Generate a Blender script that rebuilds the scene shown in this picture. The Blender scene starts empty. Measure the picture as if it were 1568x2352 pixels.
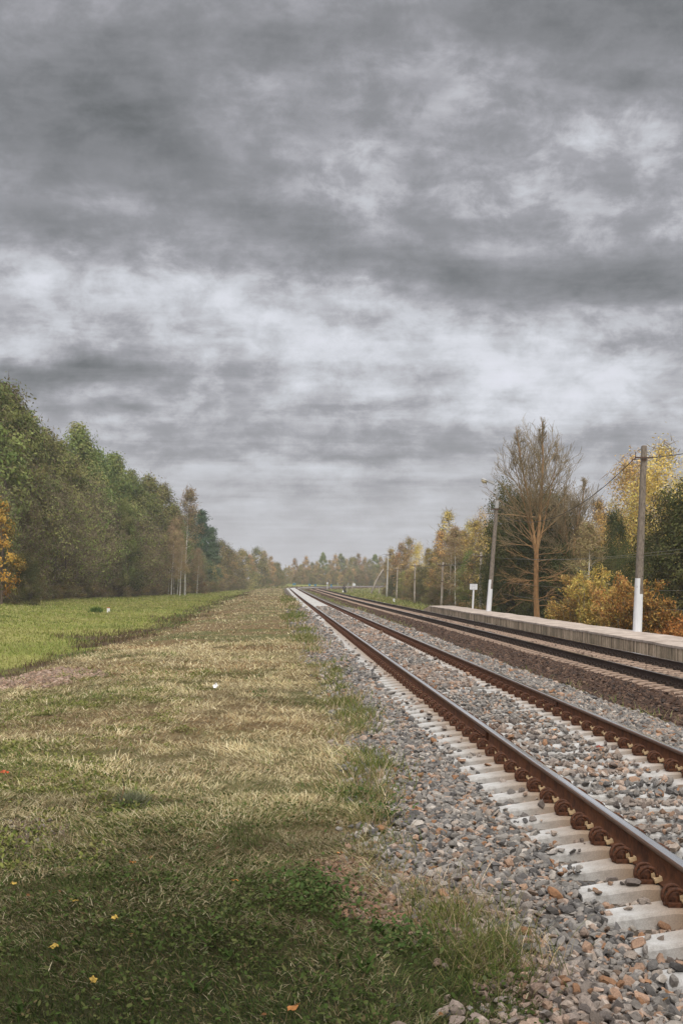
import bpy, math, random
import numpy as np
from mathutils import Vector, Matrix, Euler

random.seed(7)
RNG = np.random.default_rng(7)
scene = bpy.context.scene
COL = bpy.data.collections.new('railway_scene'); scene.collection.children.link(COL)

# ---------------------------------------------------------------- camera numbers
FPX, VPX, HY = 2770.0, 640.0, 1336.0       # on a 1568 x 2352 picture
ZC = 1.87
TH = math.atan2(784.0 - VPX, FPX)
def at(px, d, py=None, z=None):
    """world point at depth d under picture column px, at height z (or at picture row py)"""
    k = (px - 784.0) / FPX
    x = d * math.sin(TH) + k * d * math.cos(TH)
    y = d * math.cos(TH) - k * d * math.sin(TH)
    if py is not None: z = ZC + (HY - py) / FPX * d
    return Vector((x, y, 0.0 if z is None else z))
def depth(x, y): return x * math.sin(TH) + y * math.cos(TH)
def columns(x, y): return 784.0 + FPX * (x * math.cos(TH) - y * math.sin(TH)) / np.maximum(depth(x, y), .1)

# ---------------------------------------------------------------- mesh helper
class Geo:
    def __init__(s): s.v = []; s.f = []; s.n = 0
    def add(s, V, F, col=None, mat=0, smooth=False):
        V = np.asarray(V, dtype=np.float32).reshape(-1, 3); F = np.asarray(F, dtype=np.int64)
        if len(F) == 0: return s
        m = len(F)
        if col is None: col = (1, 1, 1)
        c = np.broadcast_to(np.asarray(col, dtype=np.float32), (m, 3))
        s.v.append(V); s.f.append((F + s.n, c, mat, smooth)); s.n += len(V); return s
    def poly(s, V, faces, col=None, mat=0, smooth=False):
        by = {}
        for f in faces: by.setdefault(len(f), []).append(f)
        base = s.n; V = np.asarray(V, dtype=np.float32).reshape(-1, 3); s.v.append(V); s.n += len(V)
        for k, fs in by.items():
            F = np.asarray(fs, dtype=np.int64) + base
            c = np.broadcast_to(np.asarray((1, 1, 1) if col is None else col, dtype=np.float32), (len(F), 3))
            s.f.append((F, c, mat, smooth))
        return s
    def box(s, c, d, rot=None, **kw):
        cx, cy, cz = c; x, y, z = (q / 2 for q in d)
        V = np.array([[i * x, j * y, k * z] for k in (-1, 1) for j in (-1, 1) for i in (-1, 1)], dtype=np.float32)
        if rot is not None: V = V @ np.array(Euler(rot).to_matrix()).T
        V = V + np.array([cx, cy, cz])
        F = [[0, 2, 3, 1], [4, 5, 7, 6], [0, 1, 5, 4], [2, 6, 7, 3], [0, 4, 6, 2], [1, 3, 7, 5]]
        return s.add(V, F, **kw)
    def tube(s, pts, rad, n=6, cap=True, **kw):
        P = np.asarray(pts, dtype=np.float64); m = len(P)
        R = np.broadcast_to(np.asarray(rad, dtype=np.float64), (m,))
        T = np.gradient(P, axis=0); T /= np.maximum(np.linalg.norm(T, axis=1, keepdims=True), 1e-9)
        up = np.tile(np.array([0.0, 0, 1]), (m, 1)); up[np.abs(T[:, 2]) > .9] = (1, 0, 0)
        A = np.cross(T, up); A /= np.linalg.norm(A, axis=1, keepdims=True); B = np.cross(T, A)
        for i in range(1, m):
            if A[i] @ A[i - 1] < 0.5:
                a = A[i - 1] - T[i] * (A[i - 1] @ T[i]); a /= max(np.linalg.norm(a), 1e-9); A[i] = a; B[i] = np.cross(T[i], a)
        ang = np.arange(n) * 2 * math.pi / n
        V = P[:, None] + R[:, None, None] * (np.cos(ang)[None, :, None] * A[:, None] + np.sin(ang)[None, :, None] * B[:, None])
        V = V.reshape(-1, 3); i = np.arange(m - 1)[:, None] * n; j = np.arange(n)[None]; k = (j + 1) % n
        F = np.stack([i + j, i + n + j, i + n + k, i + k], -1).reshape(-1, 4)
        base = s.n
        s.add(V, F, **kw)
        if cap:
            c = kw.get('col', (1, 1, 1)); c = np.asarray(c, dtype=np.float32)
            if c.ndim > 1: c = c[0]
            s.f.append((np.array([list(range(n))]) + base, np.broadcast_to(c, (1, 3)), kw.get('mat', 0), False))
            s.f.append((np.array([list(range(n))[::-1]]) + base + (m - 1) * n, np.broadcast_to(c, (1, 3)), kw.get('mat', 0), False))
        return s
    def sphere(s, c, r, nu=10, nv=7, **kw):
        r = np.broadcast_to(np.asarray(r, float), (3,))
        V = [[0, 0, 1]]
        for a in range(1, nv):
            for b in range(nu):
                t, p = math.pi * a / nv, 2 * math.pi * b / nu
                V.append([math.sin(t) * math.cos(p), math.sin(t) * math.sin(p), math.cos(t)])
        V.append([0, 0, -1]); F = []
        for b in range(nu): F.append([0, 1 + b, 1 + (b + 1) % nu])
        for a in range(nv - 2):
            for b in range(nu):
                o = 1 + a * nu; F.append([o + b, o + nu + b, o + nu + (b + 1) % nu, o + (b + 1) % nu])
        o = 1 + (nv - 2) * nu
        for b in range(nu): F.append([o + (b + 1) % nu, o + b, len(V) - 1])
        return s.poly(np.array(V) * r + np.asarray(c), F, smooth=True, **kw)
    def mesh(s, name, mats):
        me = bpy.data.meshes.new(name); V = np.concatenate(s.v)
        me.vertices.add(len(V)); me.vertices.foreach_set('co', V.astype(np.float32).ravel())
        nl = sum(f.size for f, *_ in s.f); npol = sum(len(f) for f, *_ in s.f)
        me.loops.add(nl); me.polygons.add(npol)
        me.loops.foreach_set('vertex_index', np.concatenate([f.ravel() for f, *_ in s.f]).astype(np.int32))
        tot = np.concatenate([np.full(len(f), f.shape[1]) for f, *_ in s.f]); st = np.concatenate([[0], np.cumsum(tot)[:-1]])
        me.polygons.foreach_set('loop_start', st.astype(np.int32))
        me.polygons.foreach_set('material_index', np.concatenate([np.full(len(f), m) for f, c, m, _ in s.f]).astype(np.int32))
        me.polygons.foreach_set('use_smooth', np.concatenate([np.full(len(f), sm) for f, c, m, sm in s.f]))
        me.update(calc_edges=True)
        a = me.attributes.new('Col', 'FLOAT_COLOR', 'FACE')
        C = np.concatenate([c for _, c, *_ in s.f]); C = np.concatenate([C, np.ones((len(C), 1))], 1)
        a.data.foreach_set('color', C.astype(np.float32).ravel())
        for m in (mats if isinstance(mats, (list, tuple)) else [mats]): me.materials.append(m)
        return me
    def obj(s, name, mats, parent=None): return link(name, s.mesh(name, mats), parent)

def link(name, me, parent=None, loc=None):
    o = bpy.data.objects.new(name, me); COL.objects.link(o)
    if parent is not None: o.parent = parent
    if loc is not None: o.location = loc
    return o
def tag(o, label, cat, group=None):
    o['label'] = label; o['category'] = cat
    if group: o['group'] = group
    return o
def kind(o, k): o['kind'] = k; return o
def thing(name, label, cat, loc=(0, 0, 0), rz=0.0, group=None):
    o = bpy.data.objects.new(name, None); COL.objects.link(o); o.empty_display_size = .1
    o.location = loc; o.rotation_euler = (0, 0, rz); return tag(o, label, cat, group)
def copy_tree(o, parent=None):
    c = o.copy(); COL.objects.link(c); c.parent = parent
    for ch in list(o.children): copy_tree(ch, c)
    return c

# ---------------------------------------------------------------- noise in numpy
def vnoise(x, y, scale, seed=0):
    x = np.asarray(x, float) / scale + 1000.37; y = np.asarray(y, float) / scale + 1000.71
    xi = np.floor(x).astype(np.int64); yi = np.floor(y).astype(np.int64); fx = x - xi; fy = y - yi
    fx = fx * fx * (3 - 2 * fx); fy = fy * fy * (3 - 2 * fy)
    def h(a, b):
        n = (a * 374761393 + b * 668265263 + seed * 974634777) & 0xffffffff
        n = ((n ^ (n >> 13)) * 1274126177) & 0xffffffff
        return ((n ^ (n >> 16)) & 0xffff) / 65535.0
    return (h(xi, yi) * (1 - fx) + h(xi + 1, yi) * fx) * (1 - fy) + (h(xi, yi + 1) * (1 - fx) + h(xi + 1, yi + 1) * fx) * fy
def fbm(x, y, scale, seed=0, o=3):
    t = 0; a = .5; w = 0
    for i in range(o): t = t + a * vnoise(x, y, scale / 2 ** i, seed + i * 17); w += a; a *= .5
    return t / w
def sstep(a, b, x): t = np.clip((np.asarray(x, float) - a) / (b - a), 0, 1); return t * t * (3 - 2 * t)

# ---------------------------------------------------------------- line of the railway
Y1, RAD = 285.0, 300.0
def axis(u, s):
    if s <= Y1: return np.array([u, s]), 0.0
    p = (s - Y1) / RAD
    return np.array([RAD - (RAD - u) * math.cos(p), Y1 + (RAD - u) * math.sin(p)]), p
def lateral(x, y):
    x = np.asarray(x, float); y = np.asarray(y, float)
    r = np.hypot(x - RAD, y - Y1); return np.where(y <= Y1, x, RAD - r)
def edge_u(x, y): return 1.0 + (fbm(x, y, 2.0, 21) - .5) * .7 + .26 * sstep(8.6, 6.6, y)
def band(x, y): return (fbm(x, y, 7.0, 121) - .5) * 4.2 + (fbm(x, y, 1.7, 122) - .5) * 2.6
def grade(y): return .3 * sstep(100, 300, y)
PU = [-900, -80, -40, -26, -15, -9, -7.2, -5.2, -3, .5, .9, 1.5, 1.8, 4.6, 5.1, 5.8, 6.4, 6.9, 10.4, 10.7, 11.5, 13.5, 18, 60, 900]
PZ = [1.5, 1.1, .6, .12, -.25, -.42, -.5, -.3, -.15, -.14, -.16, -.085, -.085, -.085, -.11, -.28, -.34, -.27, -.27, -.34, -.55, -.95, -1.1, -1.05, -.5]
def ground(x, y):
    u = lateral(x, y)
    z = np.interp(u, PU, PZ)
    rough = np.where((u > 1.2) & (u < 11), .015, .07)
    z = z + (fbm(x, y, 1.6, 3) - .5) * rough * 2 + (fbm(x, y, 14, 9) - .5) * np.where((u > .5) & (u < 11), .0, .16)
    z = z + grade(y) - .22 * sstep(120, 240, y) * (u < -6) * 1.0
    return z
def gz(x, y): return float(ground(np.array([x]), np.array([y]))[0])

# ---------------------------------------------------------------- materials
def mat(name, build):
    m = bpy.data.materials.new(name); m.use_nodes = True; nt = m.node_tree; nt.nodes.clear()
    out = nt.nodes.new('ShaderNodeOutputMaterial')
    sh = build(nt); nt.links.new(sh, out.inputs['Surface']); return m
def N(nt, t, **kw):
    n = nt.nodes.new(t)
    for k, v in kw.items():
        if k.startswith('i_'): n.inputs[k[2:]].default_value = v
        elif k.startswith('n') and k[1:].isdigit(): n.inputs[int(k[1:])].default_value = v
        else: setattr(n, k, v)
    return n
def rgb(c): return (c[0], c[1], c[2], 1)
def mixc(nt, fac, a, b, blend='MIX'):
    n = N(nt, 'ShaderNodeMix', data_type='RGBA', blend_type=blend)
    for sock, v in ((n.inputs[0], fac), (n.inputs[6], a), (n.inputs[7], b)):
        if hasattr(v, 'links') or hasattr(v, 'is_linked'): nt.links.new(v, sock)
        else: sock.default_value = rgb(v) if isinstance(v, tuple) else v
    return n.outputs[2]
def noise(nt, scale, detail=4, rough=.55, coord='Object', dist=0.0, stretch=None):
    tc = N(nt, 'ShaderNodeTexCoord'); n = N(nt, 'ShaderNodeTexNoise', i_Scale=scale, i_Detail=detail, i_Roughness=rough, i_Distortion=dist)
    src = tc.outputs[coord]
    if stretch:
        mp = N(nt, 'ShaderNodeMapping'); mp.inputs['Scale'].default_value = stretch; nt.links.new(src, mp.inputs['Vector']); src = mp.outputs[0]
    nt.links.new(src, n.inputs['Vector']); return n.outputs['Fac']
def ramp(nt, fac, stops):
    r = N(nt, 'ShaderNodeValToRGB'); e = r.color_ramp.elements
    e[0].position = stops[0][0]; e[0].color = rgb(stops[0][1]); e[1].position = stops[-1][0]; e[1].color = rgb(stops[-1][1])
    for p, c in stops[1:-1]: q = e.new(p); q.color = rgb(c)
    nt.links.new(fac, r.inputs[0]); return r.outputs[0]
def bsdf(nt, col, rough=.8, metal=0.0, bump=None, bstr=.3, bdist=.02, spec=.3):
    b = N(nt, 'ShaderNodeBsdfPrincipled', i_Roughness=rough, i_Metallic=metal); b.inputs['Specular IOR Level'].default_value = spec
    if isinstance(col, tuple): b.inputs['Base Color'].default_value = rgb(col)
    else: nt.links.new(col, b.inputs['Base Color'])
    if bump is not None:
        bm = N(nt, 'ShaderNodeBump', i_Strength=bstr, i_Distance=bdist); nt.links.new(bump, bm.inputs['Height']); nt.links.new(bm.outputs[0], b.inputs['Normal'])
    return b.outputs[0]
def attr(nt): return N(nt, 'ShaderNodeAttribute', attribute_name='Col').outputs['Color']
def vary(nt, lo, hi, scale, detail=4, **kw): return ramp(nt, noise(nt, scale, detail, **kw), [(.3, (lo,) * 3), (.7, (hi,) * 3)])

def noisy(name, c1, c2, scale, rough=.85, bump=.3, detail=6, metal=0.0, lo=.35, hi=.65, bdist=.01, **kw):
    def b(nt):
        n = noise(nt, scale, detail, .65, **kw)
        return bsdf(nt, ramp(nt, n, [(lo, c1), (hi, c2)]), rough, metal, n, bump, bdist)
    return mat(name, b)

def leaf_build(tr):
    def b(nt):
        oi = N(nt, 'ShaderNodeObjectInfo'); hs = N(nt, 'ShaderNodeHueSaturation')
        mh = N(nt, 'ShaderNodeMapRange', n3=.478, n4=.522); mv = N(nt, 'ShaderNodeMapRange', n3=.82, n4=1.22)
        nt.links.new(oi.outputs['Random'], mh.inputs[0])
        fr = N(nt, 'ShaderNodeMath', operation='MULTIPLY', n1=7.31); nt.links.new(oi.outputs['Random'], fr.inputs[0])
        f2 = N(nt, 'ShaderNodeMath', operation='FRACT'); nt.links.new(fr.outputs[0], f2.inputs[0]); nt.links.new(f2.outputs[0], mv.inputs[0])
        nt.links.new(mh.outputs[0], hs.inputs['Hue']); nt.links.new(mv.outputs[0], hs.inputs['Value']); nt.links.new(attr(nt), hs.inputs['Color'])
        d = N(nt, 'ShaderNodeBsdfDiffuse'); t = N(nt, 'ShaderNodeBsdfTranslucent'); mx = N(nt, 'ShaderNodeMixShader', n0=tr)
        nt.links.new(hs.outputs[0], d.inputs[0]); nt.links.new(hs.outputs[0], t.inputs[0])
        nt.links.new(d.outputs[0], mx.inputs[1]); nt.links.new(t.outputs[0], mx.inputs[2]); return mx.outputs[0]
    return b
M = {}
M['leaf'] = mat('foliage', leaf_build(.22))
M['grass'] = mat('grass_blades', leaf_build(.25))
def bark_build(nt):
    n = noise(nt, 9, 6, .7, stretch=(1, 1, .35))
    c = mixc(nt, 1.0, attr(nt), ramp(nt, n, [(.3, (.45, .45, .45)), (.7, (1.3, 1.3, 1.3))]), 'MULTIPLY')
    return bsdf(nt, c, .9, 0, n, .5, .02)
M['bark'] = mat('bark', bark_build)
def stone_build(nt):
    n = noise(nt, 60, 5, .75); n2 = noise(nt, 320, 2, .6)
    c = mixc(nt, 1.0, attr(nt), ramp(nt, n, [(.3, (.66, .65, .64)), (.72, (1.3, 1.28, 1.25))]), 'MULTIPLY')
    c = mixc(nt, 1.0, c, ramp(nt, n2, [(.35, (.75, .75, .75)), (.65, (1.2, 1.2, 1.2))]), 'MULTIPLY')
    return bsdf(nt, c, .88, 0, n, .35, .01)
M['stone'] = mat('crushed_stone', stone_build)
def ground_build(nt):
    n = noise(nt, 5, 8, .72); n2 = noise(nt, 45, 4, .7)
    c = mixc(nt, 1.0, attr(nt), ramp(nt, n, [(.3, (.62, .6, .58)), (.72, (1.4, 1.38, 1.3))]), 'MULTIPLY')
    c = mixc(nt, 1.0, c, ramp(nt, n2, [(.35, (.6, .6, .6)), (.65, (1.35, 1.35, 1.35))]), 'MULTIPLY')
    return bsdf(nt, c, .95, 0, n2, .6, .03, .1)
M['ground'] = mat('earth_and_thatch', ground_build)
M['rust'] = noisy('rusty_rail_side', (.050, .018, .008), (.15, .056, .022), 9, .85, .3)
M['rust_old'] = noisy('dark_rail_side', (.022, .013, .010), (.055, .030, .020), 14, .8, .25)
def steel_build(nt):
    n = noise(nt, 2, 3, .6, stretch=(20, .12, 1))
    return bsdf(nt, ramp(nt, n, [(.3, (.86, .86, .86)), (.7, (.95, .95, .95))]), .15, 1.0)
M['steel'] = mat('polished_running_surface', steel_build)
def headside_build(nt):
    n = noise(nt, 4, 5, .65, stretch=(20, 1, 20))
    return bsdf(nt, ramp(nt, n, [(.3, (.10, .060, .042)), (.7, (.20, .125, .09))]), .55, .35, n, .2)
M['headside'] = mat('brown_rail_head', headside_build)
M['clip'] = noisy('rusty_spring_steel', (.03, .012, .007), (.12, .045, .02), 60, .75, .4)
M['clip_old'] = noisy('dark_iron_fastening', (.014, .010, .008), (.04, .022, .014), 60, .75, .4)
M['insul'] = noisy('cream_plastic_block', (.34, .22, .11), (.55, .42, .26), 40, .6, .1)
def sleeper_build(nt):
    n = noise(nt, 5, 7, .7); n2 = noise(nt, 120, 3, .6)
    tc = N(nt, 'ShaderNodeTexCoord'); sp = N(nt, 'ShaderNodeSeparateXYZ'); nt.links.new(tc.outputs['Object'], sp.inputs[0])
    ab = N(nt, 'ShaderNodeMath', operation='ABSOLUTE'); nt.links.new(sp.outputs[0], ab.inputs[0])
    d = N(nt, 'ShaderNodeMath', operation='SUBTRACT', n1=.84); nt.links.new(ab.outputs[0], d.inputs[0])
    a2 = N(nt, 'ShaderNodeMath', operation='ABSOLUTE'); nt.links.new(d.outputs[0], a2.inputs[0])
    ad = N(nt, 'ShaderNodeMath', operation='MULTIPLY_ADD', n1=.22, n2=-.05); nt.links.new(n, ad.inputs[0])
    sb = N(nt, 'ShaderNodeMath', operation='SUBTRACT'); nt.links.new(a2.outputs[0], sb.inputs[0]); nt.links.new(ad.outputs[0], sb.inputs[1])
    mr = N(nt, 'ShaderNodeMapRange', n1=.02, n2=.30, n3=.85, n4=.0); nt.links.new(sb.outputs[0], mr.inputs[0])
    c = ramp(nt, n, [(.28, (.23, .215, .20)), (.48, (.39, .385, .375)), (.72, (.55, .555, .56))])
    c = mixc(nt, mr.outputs[0], c, (.25, .165, .10))
    c = mixc(nt, 1.0, c, ramp(nt, n2, [(.35, (.86, .86, .86)), (.65, (1.08, 1.08, 1.08))]), 'MULTIPLY')
    return bsdf(nt, c, .9, 0, n2, .25, .005)
M['sleeper'] = mat('pale_concrete_sleeper', sleeper_build)
M['sleeper_old'] = noisy('brown_stained_concrete', (.13, .088, .064), (.34, .25, .19), 7, .9, .3)
def wall_build(nt):
    n = noise(nt, 1.0, 7, .7, coord='Object', stretch=(1, 6.5, .55)); n2 = noise(nt, 9, 6, .7)
    n3 = noise(nt, .9, 3, .5)
    c = ramp(nt, n, [(.36, (.06, .045, .032)), (.46, (.33, .26, .185)), (.62, (.64, .52, .39))])
    c = mixc(nt, 1.0, c, ramp(nt, n2, [(.3, (.72, .70, .68)), (.7, (1.2, 1.2, 1.2))]), 'MULTIPLY')
    c = mixc(nt, ramp(nt, n3, [(.45, (0, 0, 0)), (.7, (.6, .6, .6))]), c, (.075, .075, .045))
    return bsdf(nt, c, .92, 0, n2, .4, .01)
M['wall'] = mat('stained_concrete_panel', wall_build)
M['deck'] = noisy('worn_platform_concrete', (.28, .23, .195), (.50, .43, .375), 2.2, .92, .3, stretch=(1, 1, 1))
M['pole'] = noisy('weathered_concrete', (.10, .082, .066), (.245, .205, .17), 22, .92, .4, stretch=(1, 1, .3))
M['white'] = noisy('white_paint', (.58, .59, .62), (.66, .67, .70), 5, .6, .08, stretch=(1, 1, .25))
M['galv'] = noisy('galvanised_metal', (.28, .28, .28), (.42, .42, .42), 20, .5, .1, metal=.3)
M['iron'] = noisy('rusty_iron', (.05, .028, .02), (.13, .075, .05), 30, .8, .3)
M['cable'] = noisy('black_cable', (.02, .018, .016), (.06, .05, .04), 30, .7, .1)
M['palewire'] = noisy('bare_line_wire', (.10, .095, .08), (.17, .16, .14), 30, .6, .1)
M['wood'] = noisy('grey_weathered_wood', (.20, .17, .14), (.38, .335, .285), 14, .9, .4, stretch=(1, 1, .1))
M['palepole'] = noisy('pale_concrete', (.34, .33, .31), (.48, .47, .45), 12, .9, .3)
M['glass'] = mat('lamp_lens', lambda nt: bsdf(nt, (.42, .36, .24), .25, 0, spec=.6))
M['darktxt'] = mat('grey_lettering', lambda nt: bsdf(nt, (.33, .34, .38), .7))
M['inktxt'] = mat('purple_grey_paint', lambda nt: bsdf(nt, (.14, .10, .16), .7))
M['blue'] = noisy('blue_paint', (.04, .13, .20), (.07, .20, .29), 6, .6, .1)
M['cabinet'] = noisy('grey_enamel', (.50, .53, .57), (.60, .62, .66), 4, .5, .1)
M['red'] = noisy('faded_red_paint', (.35, .09, .05), (.45, .14, .08), 10, .7, .1)
M['coat'] = noisy('black_cloth', (.012, .012, .014), (.03, .03, .034), 20, .9, .2)
M['trouser'] = noisy('dark_trousers', (.015, .015, .018), (.03, .03, .034), 20, .9, .2)
M['skin'] = noisy('skin', (.42, .27, .20), (.5, .33, .25), 20, .6, .05)
M['greybag'] = noisy('grey_cloth', (.07, .07, .08), (.12, .12, .13), 20, .9, .1)
M['paper'] = noisy('white_plastic', (.70, .70, .70), (.82, .82, .82), 20, .5, .2)
M['fallen'] = mat('dry_leaf', lambda nt: bsdf(nt, mixc(nt, 1.0, attr(nt), vary(nt, .7, 1.25, 40), 'MULTIPLY'), .7))
HAZE, EXPO, DENOISE = .0004, 0.55, True
# ---------------------------------------------------------------- ground sheet
def spaced(*segs):
    out = []
    for a, b, st in segs: out += list(np.arange(a, b, st))
    return np.array(out + [segs[-1][1]])
gx = spaced((-1200, -200, 100), (-200, -60, 10), (-60, -12, 1.5), (-12, 14, .25), (14, 80, .9), (80, 200, 10), (200, 1200, 100))
gy = spaced((-60, 2, 4), (2, 45, .4), (45, 120, 1.2), (120, 520, 2.5), (520, 700, 15), (700, 1400, 70))
GX, GY = np.meshgrid(gx, gy); fx, fy = GX.ravel(), GY.ravel()
gzv = ground(fx, fy)
nx, ny = len(gx), len(gy)
i = np.arange(ny - 1)[:, None] * nx; j = np.arange(nx - 1)[None]
GF = np.stack([i + j, i + j + 1, i + nx + j + 1, i + nx + j], -1).reshape(-1, 4)
cx, cy = fx[GF].mean(1), fy[GF].mean(1); cu = lateral(cx, cy)
def lerp(a, b, t): return a * (1 - t)[:, None] + b * t[:, None]
def zones(cx, cy, cu):
    """base colour of the bare ground by zone"""
    e = (fbm(cx, cy, 2.0, 21) - .5); bd = band(cx, cy)
    A = lambda c: np.array(c, float)
    n1 = fbm(cx, cy, 5, 31)
    meadow = lerp(np.tile(A((.17, .195, .05)), (len(cx), 1)), np.tile(A((.25, .25, .085)), (len(cx), 1)), sstep(.35, .65, n1))
    verge = lerp(np.tile(A((.150, .110, .062)), (len(cx), 1)), np.tile(A((.105, .105, .045)), (len(cx), 1)), sstep(.4, .65, fbm(cx, cy, 2.5, 41)))
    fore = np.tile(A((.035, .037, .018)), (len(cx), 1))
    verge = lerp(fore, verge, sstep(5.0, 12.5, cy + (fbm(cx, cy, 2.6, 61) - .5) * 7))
    ditch = np.tile(A((.085, .060, .042)), (len(cx), 1))
    bal = np.tile(A((.085, .070, .058)), (len(cx), 1))
    bal = lerp(bal, np.tile(A((.135, .12, .105)), (len(cx), 1)), sstep(70, 110, cy) * (np.abs(cu - 3.2) < 1.8))
    strip = np.tile(A((.12, .115, .055)), (len(cx), 1))
    brown = np.tile(A((.060, .036, .026)), (len(cx), 1))
    right = np.tile(A((.15, .155, .05)), (len(cx), 1))
    c = meadow
    c = lerp(c, ditch, sstep(-7.9, -7.2, cu + bd * .7) * sstep(.25, .42, fbm(cx, cy, 3.2, 123)))
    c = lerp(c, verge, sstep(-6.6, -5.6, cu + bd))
    c = np.where((cu > edge_u(cx, cy))[:, None], bal, c)
    c = np.where((cu > 5.6 + e * .5)[:, None], strip, c)
    c = np.where((cu > 6.15 + e * .5)[:, None], brown, c)
    c = np.where((cu > 11.6 + e * 1.2)[:, None], right, c)
    return c
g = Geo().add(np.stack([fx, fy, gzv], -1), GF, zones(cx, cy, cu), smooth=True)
kind(g.obj('ground', M['ground']), 'structure')

# ---------------------------------------------------------------- railway tracks
RAIL = [(-.075, 0), (.075, 0), (.075, .012), (.025, .026), (.010, .045), (.010, .125), (.016, .137), (.0365, .148), (.0375, .168),
        (.031, .178), (.020, .1805), (-.020, .1805), (-.031, .178), (-.0375, .168), (-.0365, .148), (-.016, .137), (-.010, .125), (-.010, .045), (-.025, .026), (-.075, .012)]
def rail_mesh(u, z0, mats):
    ss = list(np.arange(-6, Y1, 6.0)) + list(np.arange(Y1, Y1 + 330, 3.0)); m = len(RAIL)
    V = []
    for s in ss:
        (x, y), p = axis(u, s); z = z0 + float(grade(y))
        for a, b in RAIL: V.append((x + a * math.cos(p), y - a * math.sin(p), z + b))
    i = np.arange(len(ss) - 1)[:, None] * m
    g = Geo(); first = True
    V = np.array(V)
    for k in range(m):
        F = np.stack([i[:, 0] + k, i[:, 0] + (k + 1) % m, i[:, 0] + m + (k + 1) % m, i[:, 0] + m + k], -1)
        mi = 1 if k in (9, 10, 11) else (2 if k in (6, 7, 8, 12, 13, 14) else 0)
        if first: g.add(V, F, mat=mi); first = False
        else: g.f.append((F, np.ones((len(F), 3), np.float32), mi, k not in (0, 9, 10, 11)))
    g.f.append((np.array([list(range(m))]), np.ones((1, 3), np.float32), 0, False))
    return g
# pre-stressed sleeper: raised seats, lower middle, sloping ends.  x across the track
def sleeper_geo(g, xs=None, col=None, T=None, lo=False):
    st = [(-1.35, -.050, .10), (-1.33, -.042, .105), (-1.02, .000, .115), (-.98, .006, .118), (-.62, .002, .118), (-.48, -.016, .108), (0, -.024, .10)]
    if lo: st = [st[0], st[2], st[4], st[6]]
    st = st + [(-a, b, c) for a, b, c in st[-2::-1]]
    V = []
    for x, zt, hw in st:
        V += [(x, -hw - .045, -.21), (x, -hw - .004, zt - .018), (x, -hw + .016, zt), (x, hw - .016, zt), (x, hw + .004, zt - .018), (x, hw + .045, -.21)]
    V = np.array(V); k = 6; F = []
    for a in range(len(st) - 1):
        for b in range(5): F.append([a * k + b, (a + 1) * k + b, (a + 1) * k + b + 1, a * k + b + 1])
    caps = [list(range(6))[::-1], [(len(st) - 1) * k + b for b in range(6)]]
    if T is not None: V = T(V)
    base = g.n
    g.add(V, np.array(F)[:, ::-1] if False else F)
    g.f.append((np.array(caps) + base, np.ones((2, 3), np.float32), 0, False))
def clip_geo(side):
    """anchor lug with a double bent spring loop and a cream block; side=-1: field side of rail at x<0"""
    g = Geo(); s = side
    g.sphere((s * .132, 0, .044), (.036, .032, .046), 10, 7, mat=0)
    g.box((s * .135, 0, .012), (.09, .12, .03), mat=0)
    for yo in (-.040, .036):                     # two rods arching from the rail foot over the lug to the field side
        P = []
        for a in np.linspace(math.radians(-8), math.radians(225), 16):
            P.append((s * (.132 - .056 * math.cos(a)), yo + (.016 if yo > 0 else -.016) * math.cos(a * .5), .050 + .058 * math.sin(a)))
        g.tube(P, .0118, 7, mat=0, smooth=True)
    g.tube([(s * .172, -.045, .012), (s * .182, 0, .010), (s * .172, .045, .012)], .0118, 7, mat=0, smooth=True)
    for yo in (-.058, .058): g.box((s * .074, yo, .034), (.050, .046, .030), rot=(0, s * .25, 0), mat=1)
    return g
def bolt_clip_geo(side):
    g = Geo(); s = side
    g.box((s * .12, 0, .012), (.13, .17, .034), mat=0)
    g.box((s * .075, 0, .042), (.07, .11, .028), rot=(0, s * .2, 0), mat=0)
    g.tube([(s * .105, 0, .02), (s * .105, 0, .105)], .017, 7, mat=0); g.tube([(s * .105, 0, .062), (s * .105, 0, .09)], .030, 6, mat=0)
    g.tube([(s * .165, 0, .02), (s * .165, 0, .065)], .022, 6, mat=0)
    return g
STEP = .543
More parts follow.
